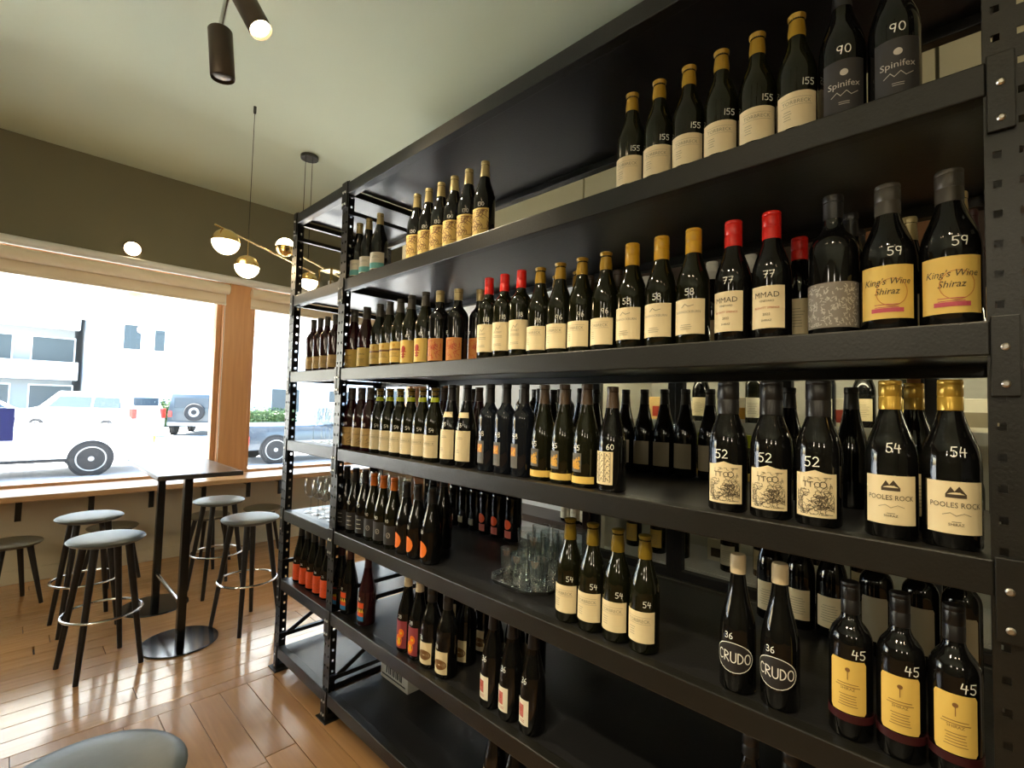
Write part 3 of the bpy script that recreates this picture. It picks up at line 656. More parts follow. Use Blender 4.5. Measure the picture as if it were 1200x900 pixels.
k = Kind('bord', .292, .0368, 'g_black', ('screw', 'c_black', .060), (.052, .152, 48, 4, 'l_yellow', 'round'), [(yb, 'p_brown')], ('45', 34, .157, .02), bands=((.036, .05, 'c_maroon'),))
row(k, 'square-shouldered bottle with yellow label marked 45', 'D', [997, 1056, 1119], 'yellow label bottles marked 45')
row(plain_kind('burg', 'g_black', 'foil', 'c_black', 'l_cream'), 'dark bottle', 'D', [904, 938, 974], 'cream back label bottles', X=RX-.08, tail='')
for i, o in enumerate([q for q in COL.objects if q.parent is None and q.get('group') == 'cream back label bottles']): o['label'] = 'sloping dark bottle with cream back label behind wax tops, %s of three' % ORD[i]
k = Kind('bord', .292, .0375, 'g_black', ('screw', 'c_black', .062), (.04, .152, 46, 0, 'l_backg', 'round'), [(Flat().lines(0, .10, .05, 9, .007).bar(.008, .026, .02, .04), 'p_grey')])
row(k, 'x', 'D', [1027, 1082, 1124], 'large back label bottles', X=RX-.11, tail='')
for i, o in enumerate([q for q in COL.objects if q.parent is None and q.get('group') == 'large back label bottles']): o['label'] = 'bottle with tall dull back label behind yellow-labelled ones, %s of three' % ORD[i]
# --- shelf E
k = Kind('slim', .305, .039, 'g_black', ('foil', 'c_black', .055), (.014, .10, 62, 14, 'l_hot'), [(Flat().scribble(-.03, .03, .02, .08, 6, .0012, 4), 'p_red')], ('36', 6, .112, .014))
row(k, 'black bottle with bright orange label in bay nearest the window', 'E', [346, 353.5, 361, 368.5, 377], 'bright orange label bottles', rz=14, tail='', ys=[2.77, 2.685, 2.60, 2.515, 2.43])
for i, o in enumerate([q for q in COL.objects if q.parent is None and q.get('group') == 'bright orange label bottles']): o['label'] = 'black bottle with bright orange label, %s of five from the window end' % ORD[i]
c1 = Flat().bar(-.028, .028, .004, .022); c2 = Flat().bar(-.028, .028, .022, .040).bar(-.028, .028, .058, .082); c3 = Flat()
for i in range(5): c3.add([(-.028+i*.0112, .040), (-.0168+i*.0112, .040), (-.0224+i*.0112, .058)], [(0, 1, 2)])
def multi(g): return Kind('slim', .30, .0395, g, ('foil', 'c_maroon', .05), (.02, .108, 42, -4, 'l_black'), [(c1, 'p_blue'), (c2, 'l_hot'), (c3, 'p_yellow')], ('38', -2, .112, .014))
row(multi('g_black'), 'dark bottle with blue, yellow and orange striped label', 'E', [399.5, 409.5], 'striped label bottles')
row(multi('g_maroon'), 'wine-red bottle with blue, yellow and orange striped label', 'E', [430], 'striped label bottles')
fr = Flat().disc(0, .03, .017, ry=.024).disc(.012, .06, .013, ry=.017)
k = Kind('slim', .305, .040, 'g_black', ('foil', 'c_cream', .05), (.018, .125, 50, 2, 'p_plum'), [(fr, 'l_circle'), (Flat().disc(.002, .028, .008, ry=.014).disc(.012, .06, .005), 'p_yellow')], ('28', 6, .135, .016))
row(k, 'cream-topped dark bottle with orange fruit on plum label', 'E', [477.5, 491], 'orange fruit label bottles')
sw = Flat()
for i in range(4): sw.oval(.008, .034, .008+.006*i, .004+.004*i, .0042)
ks = Kind('burg', .30, .0415, 'g_black', ('screw', 'c_black', .06), (.018, .098, 54, 0, 'l_cream'), [(sw, 'p_brown')], ('28', -14, .106, .017))
row(ks, 'black-capped bottle with brown swirl on cream label, front rank', 'E', [504, 523.5], 'brown swirl label bottles')
row(ks, 'swirl', 'E', [546, 568, 533], 'rear swirl label bottles', X=[XF+.11, XF+.22, XF+.3], tail='')
for i, o in enumerate([q for q in COL.objects if q.parent is None and q.get('group') == 'rear swirl label bottles']): o['label'] = 'bottle with brown swirl label standing %s behind the front swirl pair' % ['close', 'far', 'farthest'][i]
row(plain_kind('slim', 'g_black', 'foil', 'c_champ', 'l_cream', .29), 'pale-topped bottle hidden behind the orange fruit label pair', 'E', [500, 512], 'hidden pale-topped bottles', X=[XF+.16, XF+.26])
pic = Flat().bar(-.016, .006, .022, .06)
k = Kind('slim', .315, .0405, 'g_black', ('foil', 'c_black', .065), (.03, .105, 33, -6, 'l_white'), [(pic, 'l_pink'), (Flat().lines(.0, .014, .03, 2).disc(-.006, .044, .006), 'p_red')], ('36', -2, .152, .02))
row(k, 'slim black bottle with red picture on white label marked 36', 'E', [577, 599, 624], 'red picture bottles marked 36', tail='')
for i, o in enumerate([q for q in COL.objects if q.parent is None and q.get('group') == 'red picture bottles marked 36']): o['label'] = 'slim black bottle with red picture, marked 36, %s of three from window end' % ORD[i]
row(plain_kind('slim', 'g_black', 'foil', 'c_black', 'l_cream', .305), 'dark', 'E', [590, 603, 616], 'bottles behind the 36s', X=[XF+.16, XF+.19, XF+.22], tail='')
for i, o in enumerate([q for q in COL.objects if q.parent is None and q.get('group') == 'bottles behind the 36s']): o['label'] = 'dark bottle hidden behind the red picture bottles, %s of three from window' % ORD[i]
row(plain_kind('burg', 'g_black', 'screw', 'c_black', 'l_cream', .30), 'black screw-capped bottle under the wax top bottles', 'E', [885, 908], 'screw-capped bottles low down', ys=[.372, .318])
# --- shelf F
row(plain_kind('slim', 'g_black', 'foil', 'c_black', 'l_cream', .305), 'dark bottle on the lowest shelf under the 36 bottles', 'F', [588, 600], 'bottles on the lowest shelf', ys=[1.26, 1.16], X=[XF+.07, XF+.07])
t = thing('carton', 'white carton with dark printed side on the lowest shelf', 'box', (1.385, 1.98, LEV['F']-.004), 0)
MB().box(0, .24, 0, .24, 0, .125, .003).build('carton_body', 'box', t)
mb = MB()
for i in range(9): mb.box(-.0012, 0, .05+i*.016, .05+i*.016+(.006 if i % 2 else .010), .035, .095)
mb.build('print', 'box_print', t)
MB().box(-.001, 0, .02, .225, .018, .024).build('print', 'box_print', t)

# bottles that would touch are eased apart by a few millimetres
for _ in range(60):
    for i in range(len(BOT)):
        for j in range(i):
            (a, ra_), (b, rb0) = BOT[i], BOT[j]
            if abs(a.location.z-b.location.z) > .01: continue
            d_ = Vector((a.location.x-b.location.x, a.location.y-b.location.y)); gap = ra_+rb0+.002-d_.length
            if gap > 0:
                d_ = d_.normalized()*gap*.52 if d_.length > 1e-4 else Vector((0, gap*.52))
                a.location.x = max(a.location.x+d_.x, XF-.012); b.location.x = max(b.location.x-d_.x, XF-.012)
                a.location.y += d_.y; b.location.y -= d_.y
for o, r_ in BOT: o.location.x = min(o.location.x, RX-.03-r_)
# ------------------------------------------------------------------ glassware
wg_bowl = MB().lathe([(.004, .085), (.018, .092), (.032, .108), (.038, .130), (.037, .155), (.031, .19), (.0300, .1905)], 20, cap=False).mesh('bowl', 'clear')
wg_stem = MB().lathe([(.0045, .004), (.0035, .01), (.0033, .078), (.005, .088)], 10).mesh('stem', 'clear')
wg_foot = MB().lathe([(.034, 0), (.034, .0018), (.012, .004), (.004, .006)], 22).mesh('foot', 'clear')
proto = None
rg = random.Random(5)
NAMEROW = {'C': 'upper', 'D': 'lower'}
for lev in 'CD':
    for j in range(6):
        for i in range(5):
            x = FX+.10+j*.084; y = P2+.058+i*.094+(j % 2)*.03
            if y > P1-PW-.045: continue
            lb = 'stemmed wine glass on the %s glass shelf, %s row from aisle, %s towards window' % (NAMEROW[lev], ORD[j], ORD[i])
            if proto is None:
                proto = o = thing('wine_glass', lb, 'glass', (x, y, LEV[lev]-.004), 0, 'wine glasses on the upper glass shelf')
                link('bowl', wg_bowl, o); link('stem', wg_stem, o); link('foot', wg_foot, o)
            else:
                o = copy_tree(proto); o.location = (x+rg.uniform(-.006, .006), y+rg.uniform(-.008, .008), LEV[lev]-.004)
                o['label'] = lb; o['group'] = 'wine glasses on the %s glass shelf' % NAMEROW[lev]
# tray of tumblers
TZ = LEV['D']-.004
tx, ty = 1.40, 1.175
tray = thing('serving_tray', 'shiny steel tray under the ribbed tumblers', 'tray', (tx, ty, TZ), math.radians(0))
def octo(hx, hy, c, z): return [(hx-c, -hy, z), (hx, -hy+c, z), (hx, hy-c, z), (hx-c, hy, z), (-hx+c, hy, z), (-hx, hy-c, z), (-hx, -hy+c, z), (-hx+c, -hy, z)]
mb = MB(); A = octo(.175, .125, .05, 0)+octo(.185, .135, .053, .016)+octo(.181, .131, .052, .016)+octo(.172, .122, .049, .004)
fs = []
for q in range(3):
    for i in range(8): fs.append((q*8+i, q*8+(i+1) % 8, q*8+8+(i+1) % 8, q*8+8+i))
fs += [tuple(range(7, -1, -1)), tuple(range(24, 32))]
mb.add(A, fs); mb.build('tray_dish', 'tray', tray)
def ribbed(prof, n=40):
    mb = MB(); vs_ = []; fs_ = []
    for r, z, rib in prof:
        for i in range(n): a = 2*PI*i/n; rr = r*(1+(rib if i % 2 else 0)); vs_.append((rr*math.cos(a), rr*math.sin(a), z))
    for j in range(len(prof)-1):
        for i in range(n): fs_.append((j*n+i, j*n+(i+1) % n, (j+1)*n+(i+1) % n, (j+1)*n+i))
    fs_.append(tuple(range(n-1, -1, -1))); fs_.append(tuple((len(prof)-1)*n+i for i in range(n)))
    return mb.add(vs_, fs_, True)
tm = ribbed([(.026, 0, 0), (.028, .004, .03), (.034, .085, .03), (.0355, .10, 0), (.0335, .10, 0), (.030, .03, 0), (.024, .018, 0)]).mesh('tumbler', 'clear')
spots = [(-.11, -.07), (-.03, -.075), (.05, -.07), (.13, -.06), (-.115, .01), (-.035, .005), (.045, .01), (.125, .02), (-.09, .085), (0, .085), (.085, .085)]
WHERE = ['corner by the aisle and fridge', 'fridge side, second', 'fridge side, third', 'fridge side, last', 'middle row, first from aisle', 'middle row, second from aisle', 'middle row, third from aisle', 'middle row, last from aisle', 'window side, first from aisle', 'window side, second from aisle', 'window side, last from aisle']
WHERE[0:4] = ['near side, first from aisle', 'near side, second from aisle', 'near side, third from aisle', 'near side, last from aisle']
WHERE = [q.replace('near side', 'side away from window') for q in WHERE]
for i, (a, b) in enumerate(spots):
    tag(link('tumbler', tm, None, (tx+a, ty+b, TZ+.004)), 'ribbed tumbler standing on the steel tray, %s' % WHERE[i], 'glass', 'ribbed tumblers on the tray')
    if i not in (0, 4, 8, 1): tag(link('tumbler', tm, None, (tx+a, ty+b, TZ+.004+.055)), 'ribbed tumbler stacked in another on the tray, %s' % WHERE[i], 'glass', 'stacked ribbed tumblers')
# brass candle lantern on shelf A, far bay
ly = y_at(388, XF+.03, LEV['A']+.06)
t = thing('candle_lantern', 'small brass-framed glass candle lantern on the highest shelf by the window', 'lantern', (XF+.03, ly, LEV['A']-.004), .3)
mb = MB(); s_ = .045
for a in (-s_, s_):
    for b in (-s_, s_): mb.box(a-.003, a+.003, b-.003, b+.003, 0, .13)
for z in (0, .124):
    for a in (-s_, s_): mb.box(a-.003, a+.003, -s_, s_, z, z+.006); mb.box(-s_, s_, a-.003, a+.003, z, z+.006)
mb.box(-s_, s_, -s_, s_, .126, .132)
mb.build('lantern_frame', 'brass', t)
for i in range(4):
    a = i*PI/2; mb = MB(); q = Matrix.Rotation(a, 3, 'Z')
    mb.add([q@Vector(p) for p in ((s_, -s_+.003, .006), (s_, s_-.003, .006), (s_, s_-.003, .124), (s_, -s_+.003, .124))], [(0, 1, 2, 3)]); mb.build('pane', 'clear', t)
MB().lathe([(.016, .006), (.016, .07), (.012, .073)], 16).build('candle', 'c_white', t)

# ------------------------------------------------------------------ fridge and the wall behind the rack
t = thing('display_fridge', 'long glass-fronted drinks fridge lit inside, behind the rack', 'fridge', (BX, 0, 0))
FZ0, FZ1 = .10, 1.80
mb = MB(); mb.box(.045, .58, FR0, FR1, FZ0, FZ0+.04); mb.box(.045, .58, FR0, FR1, FZ1-.05, FZ1); mb.box(.54, .58, FR0, FR1, FZ0, FZ1); mb.box(.045, .58, FR0, FR0+.03, FZ0, FZ1); mb.box(.045, .58, FR1-.03, FR1, FZ0, FZ1)
mb.build('liner', 'fridge_in', t)
MB().box(-.004, .58, FR0, FR1, 0, FZ0).build('plinth', 'fridge_frame', t)
MB().box(-.006, .05, FR0, FR1, .10, .775, .004).build('kick_panel', 'sill', t)
edges = [FR1, .985, .56, .14, -.29, FR0]
for a, b in zip(edges, edges[1:]):
    dr = MB(); dr.box(0, .04, a-.035, a, .78, FZ1, .003); dr.box(0, .04, b, b+.035, .78, FZ1, .003); dr.box(0, .04, b+.03, a-.03, .78, .815, .003); dr.box(0, .04, b+.03, a-.03, FZ1-.06, FZ1, .003)
    do = dr.build('door', 'fridge_frame', t)
    MB().box(.015, .023, b+.03, a-.03, .81, FZ1-.055).build('pane', 'glass', do)
    MB().box(-.03, -.012, a-.025, a-.01, 1.15, 1.45, .003).build('handle', 'chrome', do)
for z in (.80, 1.12, 1.45):
    sh = MB()
    sh.box(.08, .09, FR0+.03, FR1-.03, z-.03, z+.012)
    for i in range(24): sh.box(.09+i*.018, .093+i*.018, FR0+.03, FR1-.03, z, z+.004)
    sh.build('wire_shelf', 'white', t)
for y in (FR0+.2, .35, 1.2):
    MB().box(.06, .075, y-.3, y+.3, FZ1-.075, FZ1-.05, .004).build('light_tube', 'fridge_led', t)
# what stands in the fridge
sm = [plain_kind('bord', 'g_green', 'screw', 'c_white', 'l_white', .28), plain_kind('burg', 'g_black', 'screw', 'c_gold', 'l_cream', .28), plain_kind('bord', 'g_blue', 'foil', 'c_champ', 'l_white', .28), plain_kind('burg', 'g_green', 'foil', 'c_lime', 'l_yellow', .28)]
sd_ = ['white-capped green bottle', 'gold-capped dark bottle', 'champagne-topped blue-black bottle', 'lime-topped green bottle']
lv = {.804: 'bottom', 1.124: 'middle', 1.454: 'top'}
rg = random.Random(11)
for z in lv:
    y = FR1-.10; i = 0
    cnt = {}
    while y > FR0+.15:
        q = rg.choice([0, 1, 2, 3])
        if not (z > 1.4 and rg.random() < .3) and not (z < .9 and rg.random() < .5):
            cnt[q] = cnt.get(q, 0)+1
            sm[q].place('%s on the %s fridge shelf, %s of its kind from the window end' % (sd_[q], lv[z], ORD[cnt[q]-1]), (BX+.2+rg.uniform(-.02, .06), y, z), 0, '%ss on the %s fridge shelf' % (sd_[q], lv[z]))
        y -= rg.uniform(.10, .16); i += 1
cart = [(.15, .12, .11), (.12, .10, .09)]
for i, (y, z, q) in enumerate([(1.2, 1.454, 0), (1.04, 1.454, 1), (.83, 1.454, 0), (.70, 1.454, 1), (.40, 1.454, 0), (.02, 1.454, 0), (-.15, 1.454, 1), (.9, .804, 1)]):
    a, b, c = cart[q]
    c_t = thing('drink_carton', ['pale carton standing on the top fridge shelf, %s from the window end', 'small pale carton standing on the top fridge shelf, %s from the window end'][q] % ORD[i] if z > 1 else 'small pale carton lying on the bottom fridge shelf', 'carton', (BX+.30, y, z), 0, 'pale cartons in the fridge')
    MB().box(0, .1, -a/2, a/2, 0, b, .003).build('carton_body', 'l_tan' if i % 3 == 0 else 'l_white', c_t)
    MB().box(-.001, 0, -a*.35, a*.35, .02, b*.6).build('print', ['p_red', 'p_grey', 'p_gold', 'p_ink'][i % 4], c_t)
# posts, panels and bulkhead over the fridge
struct(MB().box(BX-.01, 2.66, FR1, FR1+.045, 0, 2.42, .003).build('trim_3', 'brown'))
struct(MB().box(BX-.012, BX+.03, .150, .185, .78, 1.83, .002).build('trim_4', 'orange_wood'))
wp = struct(MB().box(BX+.03, 2.66, FR0-.4, FR1, FZ1, 3.40).build('wall_bulkhead', 'olive'))
ys = [FR1, 1.05, .62, .30, .02, -.4, -.9]
for i, (a, b) in enumerate(zip(ys, ys[1:])):
    MB().box(BX+.004, BX+.032, b+.003, a-.003, FZ1+.02, 2.40, .002).build('panel', 'orange_wood' if i == 3 else 'brown', wp)  # the single orange panel has its warm lit look put into the colour
ys = [FR1+.05, -.05, -1.1]
for a, b in zip([BY, 1.5, .1], [1.5, .1, -1.1]):
    MB().box(BX-.004, BX+.03, b+.005, a-.005, 2.42, 3.40, .002).build('panel', 'beige', wp)
struct(MB().box(BX+.03, 2.66, FR1, BY, 2.42, 3.40).build('wall_bulkhead_far', 'olive'))
# ledge on the pale wall left of the fridge, with bottles
t = thing('wall_ledge', 'dark timber ledge fixed on the pale wall beside the fridge', 'shelf', (0, 0, 0))
MB().box(2.40, 2.66, FR1+.046, 3.0, .755, .80, .003).build('ledge_board', 'brown', t)
for y in (1.7, 2.75): MB().box(2.44, 2.66, y-.015, y+.015, .62, .755).build('bracket', 'blackmetal', t)
t = thing('wall_ledge', 'upper dark timber ledge on the pale wall holding slim bottles', 'shelf', (0, 0, 0))
MB().box(2.46, 2.66, FR1+.046, 3.0, 1.30, 1.325, .003).build('ledge_board', 'brown', t)
for y in (1.7, 2.75): MB().box(2.5, 2.66, y-.012, y+.012, 1.20, 1.30).build('bracket', 'blackmetal', t)
kl = Kind('bord', .30, .037, 'g_black', ('foil', 'c_black', .06), (.02, .10, 80, 0, 'l_white'), [(Flat().lines(0, .05, .03, 3), 'p_grey')])
for i, px in enumerate((664, 675.5, 687)):
    kl.place('bottle with white wraparound label, %s of three on the lower wall ledge' % ORD[i], (2.47, y_at(px, 2.47, .86), .80), 0, 'white label bottles on the lower ledge')
kp = plain_kind('bord', 'g_black', 'foil', 'c_black', 'l_cream', .30)
for i, px in enumerate((610, 625, 655, 666)):
    kp.place('slim dark bottle on the upper wall ledge, %s of four from the window' % ORD[i], (2.55, y_at(px, 2.55, 1.42), 1.325), 0, 'slim bottles on the upper ledge')

# ------------------------------------------------------------------ table and stools
t = thing('bar_table', 'tall narrow dark bar table on two columns with round bases', 'table', (0, 0, 0))
MB().box(.62, 1.07, 3.40, 4.46, 1.022, 1.05, .005).build('table_top', 'table', t)
for y in (3.585, 4.32):
    c_ = MB().box(.79, .835, y-.0225, y+.0225, .012, 1.022, .003).build('column', 'blackmetal', t)
    MB().lathe([(.205, 0), (.207, .003), (.205, .010), (.03, .014)], 48, (.812, y, 0)).build('base_disc', 'gloss_disc', t)
    MB().box(.66, 1.03, y-.03, y+.03, 1.012, 1.022).build('top_plate', 'blackmetal', c_)
MB().tube((.812, 3.60, .23), (.812, 4.30, .23), .012, 10).build('foot_rail', 'chrome', t)
def make_stool(h, R, label, m, group, ringz, spread):
    t = thing('bar_stool' if ringz else 'low_stool', label, 'stool', (0, 0, 0), 0, group)
    p = [(R*.55, h-.046), (R*.78, h-.043), (R*.92, h-.034), (R*.985, h-.024), (R, h-.019), (R*.97, h-.013), (R*.85, h-.006), (R*.6, h-.0015), (R*.2, h)]
    MB().lathe(p, 44).build('seat', m, t)
    for a in (45, 135, 225, 315):
        a = math.radians(a); q = Vector((math.cos(a), math.sin(a), 0))
        MB().tube(q*spread+Vector((0, 0, 0)), q*R*.62+Vector((0, 0, h-.044)), .0125, 12, .019).build('leg', 'leg', t)
    if ringz:
        k = spread+(R*.62-spread)*ringz/h
        MB().ring((0, 0, ringz), k+.012, .0075, 44, 8).build('foot_ring', 'chrome', t)
    return t
st = None
for (x, y, rz, lb) in [(.43, 3.57, 12, 'grey-topped bar stool at the near left of the tall table'), (.42, 4.27, 5, 'grey-topped bar stool at the window end, aisle side of tall table'),
                       (1.205, 4.36, 8, 'grey-topped bar stool at the window end, rack side of tall table'), (1.185, 3.585, 18, 'grey-topped bar stool between tall table and shelving rack'),
                       (.15, 1.34, 20, 'grey-topped bar stool standing alone away from the table')]:
    if st is None: st = o = make_stool(.72, .178, lb, 'seat', 'grey-topped bar stools', .30, .205)
    else: o = copy_tree(st)
    o['label'] = lb; o.location = (x, y, 0); o.rotation_euler = (0, 0, math.radians(rz))
st['label'] = 'grey-topped bar stool on the aisle side, far from the window'
st = None
for i, (x, y) in enumerate([(.07, 4.99), (.65, 5.12), (1.33, 5.10), (1.80, 5.12)]):
    lb = 'low olive-seated stool under the window counter, %s of four towards the rack' % ORD[i]
    if st is None: st = o = make_stool(.46, .17, lb, 'seat_dark', 'low stools at the window counter', 0, .19)
    else: o = copy_tree(st)
    o['label'] = lb; o.location = (x, y, 0); o.rotation_euler = (0, 0, math.radians(20+i*13))

# ------------------------------------------------------------------ lamps
def lamp_light(name, kind, loc, energy, color, parent=None, **k):
    l = bpy.data.lights.new(name, kind); l.energy = energy; l.color = color
    for a, b in k.items(): setattr(l, a, b)
    o = bpy.data.objects.new(name, l); COL.objects.link(o); o.location = loc
    if parent: o.parent = parent
    return o
WARM = (1, .74, .42)
pd = thing('pendant_lamp', 'brass pendant with opal globes on slim rods hung from ceiling', 'lamp', (1.681, 4.097, CZ))
PV = Vector((1.681, 4.097, CZ))
dr = Vector((.563, .399, 0)).normalized()
def L(p): return Vector(p)-PV
MB().lathe([(.07, -.028), (.072, -.02), (.072, -.002), (.07, 0)], 32).build('canopy', 'blackmetal', pd)
hook = Vector((1.118, 3.698, CZ))
MB().lathe([(.008, -.05), (.010, -.04), (.010, 0)], 12, L(hook)).build('ceiling_hook', 'blackmetal', pd)
RZ1, RZ2 = 2.615, 2.70
MB().tube(L(hook+Vector((0, 0, -.04))), L((hook.x, hook.y, RZ1)), .0022, 6).build('wire', 'blackmetal', pd)
w1 = PV-dr*.055; w2 = PV+dr*.045
MB().tube(L(w1+Vector((0, 0, -.02))), L((w1.x, w1.y, RZ1)), .0028, 6).build('wire', 'blackmetal', pd)
MB().tube(L(w2+Vector((0, 0, -.02))), L((w2.x, w2.y, RZ2)), .0028, 6).build('wire', 'blackmetal', pd)
ra = Vector((hook.x, hook.y, RZ1))-dr*.31; rb_ = Vector((1.81, 4.19, RZ1))
MB().tube(L(ra), L(rb_), .006, 10).build('rod', 'brass', pd)
ra2 = Vector((w2.x, w2.y, RZ2))-dr*.07; rb2 = ra2+dr*.75
MB().tube(L(ra2), L(rb2), .007, 10).build('rod', 'brass', pd)
def globe(c, R, up):        # up: opal half above, brass half below
    n = 14; s_ = 1 if up else -1
    half = [(R*math.cos(PI/2*i/n), s_*R*math.sin(PI/2*i/n)) for i in range(n)]+[(.002, s_*R)]
    oth = [(R*1.01*math.cos(PI/2*i/n), -s_*R*1.01*math.sin(PI/2*i/n)) for i in range(n)]+[(.002, -s_*R*1.01)]
    g = MB().lathe(half, 28, L(c)).build('globe', 'globe', pd)
    MB().lathe(oth, 28, L(c)).build('brass_cap', 'brass', g)
    lamp_light('globe_light', 'POINT', L(Vector(c)+Vector((0, 0, s_*(R+.02)))), 1.0 if up else 6, WARM, pd, shadow_soft_size=R*.6)
    return g
def at_line(k, z): return Vector((hook.x, hook.y, z))+dr*k
g1 = at_line(-.21, 2.535); globe(g1, .082, False); MB().tube(L(g1+Vector((0, 0, .06))), L((g1.x, g1.y, RZ1)), .004, 8).build('stem', 'brass', pd)
g2 = at_line(0, 2.43); globe(g2, .078, False); MB().tube(L(g2+Vector((0, 0, .06))), L((g2.x, g2.y, RZ1)), .003, 8).build('stem', 'brass', pd)
g3 = at_line(.42, 2.705); globe(g3, .072, True); MB().tube(L(g3+Vector((0, 0, -.06))), L((g3.x, g3.y, RZ1)), .004, 8).build('stem', 'brass', pd)
g4 = at_line(.76, 2.525); globe(g4, .075, False); MB().tube(L(g4+Vector((0, 0, .06))), L((g4.x, g4.y, RZ1)), .004, 8).build('stem', 'brass', pd)
# round light on the wall over the window
p = ony(155, 292, WY)
t = thing('wall_light', 'small round glowing light on the dark wall above the window', 'lamp', (p.x, WY, p.z))
MB().lathe([(.075, 0), (.075, .010), (.064, .014)], 32, (0, 0, 0), True, (0, -1, 0)).build('trim_ring', 'bronze', t)
MB().lathe([(.063, .008), (.060, .016), (.04, .024), (.01, .027)], 32, (0, 0, 0), True, (0, -1, 0)).build('lens', 'led', t)
# twin spotlight heads
def spot_head(parent, org, top, bot, R, on, energy=0, blend=.75, size=52, aim=None):
    top = Vector(top)-org; bot = Vector(bot)-org; ax = bot-top; ln = ax.length
    h_ = MB().lathe([(R*.9, 0), (R, .006), (R, ln-.004), (R*.96, ln), (R*.86, ln-.012), (.004, ln-.02)], 28, top, True, ax).build('lamp_head', 'bronze', parent)
    MB().lathe([(R*.84, ln-.012), (R*.6, ln-.006), (.004, ln-.004)], 24, top, True, ax).build('lens', 'led' if on else 'c_grey', h_)
    if on:
        o = lamp_light('spot_light', 'SPOT', top+ax*1.06, energy, (1, .83, .54), parent, spot_size=math.radians(size), spot_blend=blend, shadow_soft_size=R*.7)
        d_ = (Vector(aim)-org-(top+ax)) if aim else ax
        o.rotation_euler = d_.to_track_quat('-Z', 'Y').to_euler()
def spot_fixture(label, x, y, heads):
    org = Vector((x, y, CZ)); t = thing('ceiling_spotlight', label, 'lamp', org)
    MB().lathe([(.05, -.03), (.052, -.004), (.05, 0)], 28).build('mount', 'bronze', t)
    for (top, bot, R, on, en, aim) in heads:
        spot_head(t, org, top, bot, R, on, en, aim=aim)
        tp = Vector(top)-org
        MB().tube(Vector((0, 0, -.02)), tp, .010, 10).build('arm', 'chrome', t)
def at(px, py, dep): return C0+ray(px, py)*dep
DS = 2.0
j = at(287, -30, DS)
spot_fixture('twin bronze spotlight on chrome arms hung from the ceiling', j.x, j.y, [
    (at(258, 35, DS), at(261, 92, DS), .045, False, 0, (1.2, 3.0, .6)), (at(278, -16, DS), at(306, 36, DS*.985), .045, True, 80, (1.15, 1.3, 1.55))])
k = 0
for x, y in ((-.35, .85), (-.3, -.1), (-.2, -1.0)):
    A_ = Vector((x, y, 3.12)); dv = (Vector((1.2, y+.35, .7 if y > .5 else .45))-A_).normalized()
    dv2 = (Vector((1.2, y-.30, .5))-A_).normalized()
    spot_fixture('twin bronze spotlight over the aisle, %s of three from the window' % ORD[k], x, y, [
        (A_+Vector((.02, .10, 0)), A_+Vector((.02, .10, 0))+dv*.2, .045, True, [52, 34, 6][k], A_+dv*3), (A_+Vector((-.02, -.10, 0)), A_+Vector((-.02, -.10, 0))+dv2*.2, .045, True, [34, 12, 3][k], A_+dv2*3)])
    k += 1
# unseen fill globes, added out of view to brighten ceiling and room
for i, (x, y) in enumerate(((-2.9, 1.0), (-3.1, -1.0), (-2.4, -2.9))):
    t = thing('fill_globe', 'added unseen fill globe deep in the room, %s of three from the window' % ORD[i], 'lamp', (x, y, CZ))
    MB().lathe([(.05, -.025), (.052, 0)], 24).build('canopy', 'blackmetal', t)
    MB().tube((0, 0, -.02), (0, 0, -.75), .003, 6).build('wire', 'blackmetal', t)
    MB().lathe([(.004, -1.01)]+[(.13*math.sin(PI*i_/16), -.88-.13*math.cos(PI*i_/16)) for i_ in range(1, 16)]+[(.004, -.75)], 28).build('globe', 'globe', t)
    lamp_light('globe_light', 'POINT', (0, 0, -1.05), 26, (1, .88, .68), t, shadow_soft_size=.12)
    lamp_light('globe_light', 'POINT', (0, 0, -.70), 9, (1, .9, .74), t, shadow_soft_size=.12)

# ------------------------------------------------------------------ the street
GZ = -.15
M['asphalt'] = mat('sunlit_asphalt', (.30, .30, .30), .9, var=(1.5, .1))
M['paving'] = mat('pale_paving', (.42, .41, .39), .85, var=(2, .08))
M['render'] = mat('white_render', (.72, .73, .72), .8, var=(.6, .03))
M['facade'] = mat('grey_facade', (.26, .27, .27), .8, var=(.8, .05))
M['darkpane'] = mat('far_window_pane', (.03, .045, .055), .3)
M['carwhite'] = mat('white_car_paint', (.74, .75, .76), .3, coat=.6)
M['cardark'] = mat('dark_blue_car_paint', (.025, .04, .06), .3, coat=.6)
M['jeep'] = mat('grey_green_car_paint', (.035, .05, .06), .35, coat=.4)
M['tyre'] = mat('tyre_rubber', (.012, .012, .013), .8)
M['carglass'] = mat('car_glass', (.03, .045, .06), .25)
M['alloy'] = mat('alloy_wheel', (.25, .26, .27), .4, metal=.3)
M['tail'] = mat('red_tail_lamp', (.5, .03, .02), .3)
M['amber'] = mat('amber_lamp', (.8, .25, .03), .3)
M['leaf'] = mat('hedge_leaf', (.045, .085, .02), .6, var=(6, .3))
M['signblue'] = mat('blue_poster', (.22, .27, .60), .6)
_t = M['signblue'].node_tree; _b = _t.nodes['Principled BSDF']; _x = _t.nodes.new('ShaderNodeMixShader'); _l = _t.nodes.new('ShaderNodeBsdfTranslucent'); _l.inputs[0].default_value = (.16, .20, .48, 1)
_x.inputs[0].default_value = .45; _t.links.new(_b.outputs[0], _x.inputs[1]); _t.links.new(_l.outputs[0], _x.inputs[2]); _t.links.new(_x.outputs[0], _t.nodes['Material Output'].inputs[0])
struct(MB().box(-60, 90, 9.9, 90, GZ-.3, GZ).build('street', 'asphalt'))
struct(MB().box(-60, 90, WY+.18, 9.9, GZ-.3, GZ+.10).build('footpath', 'paving'))
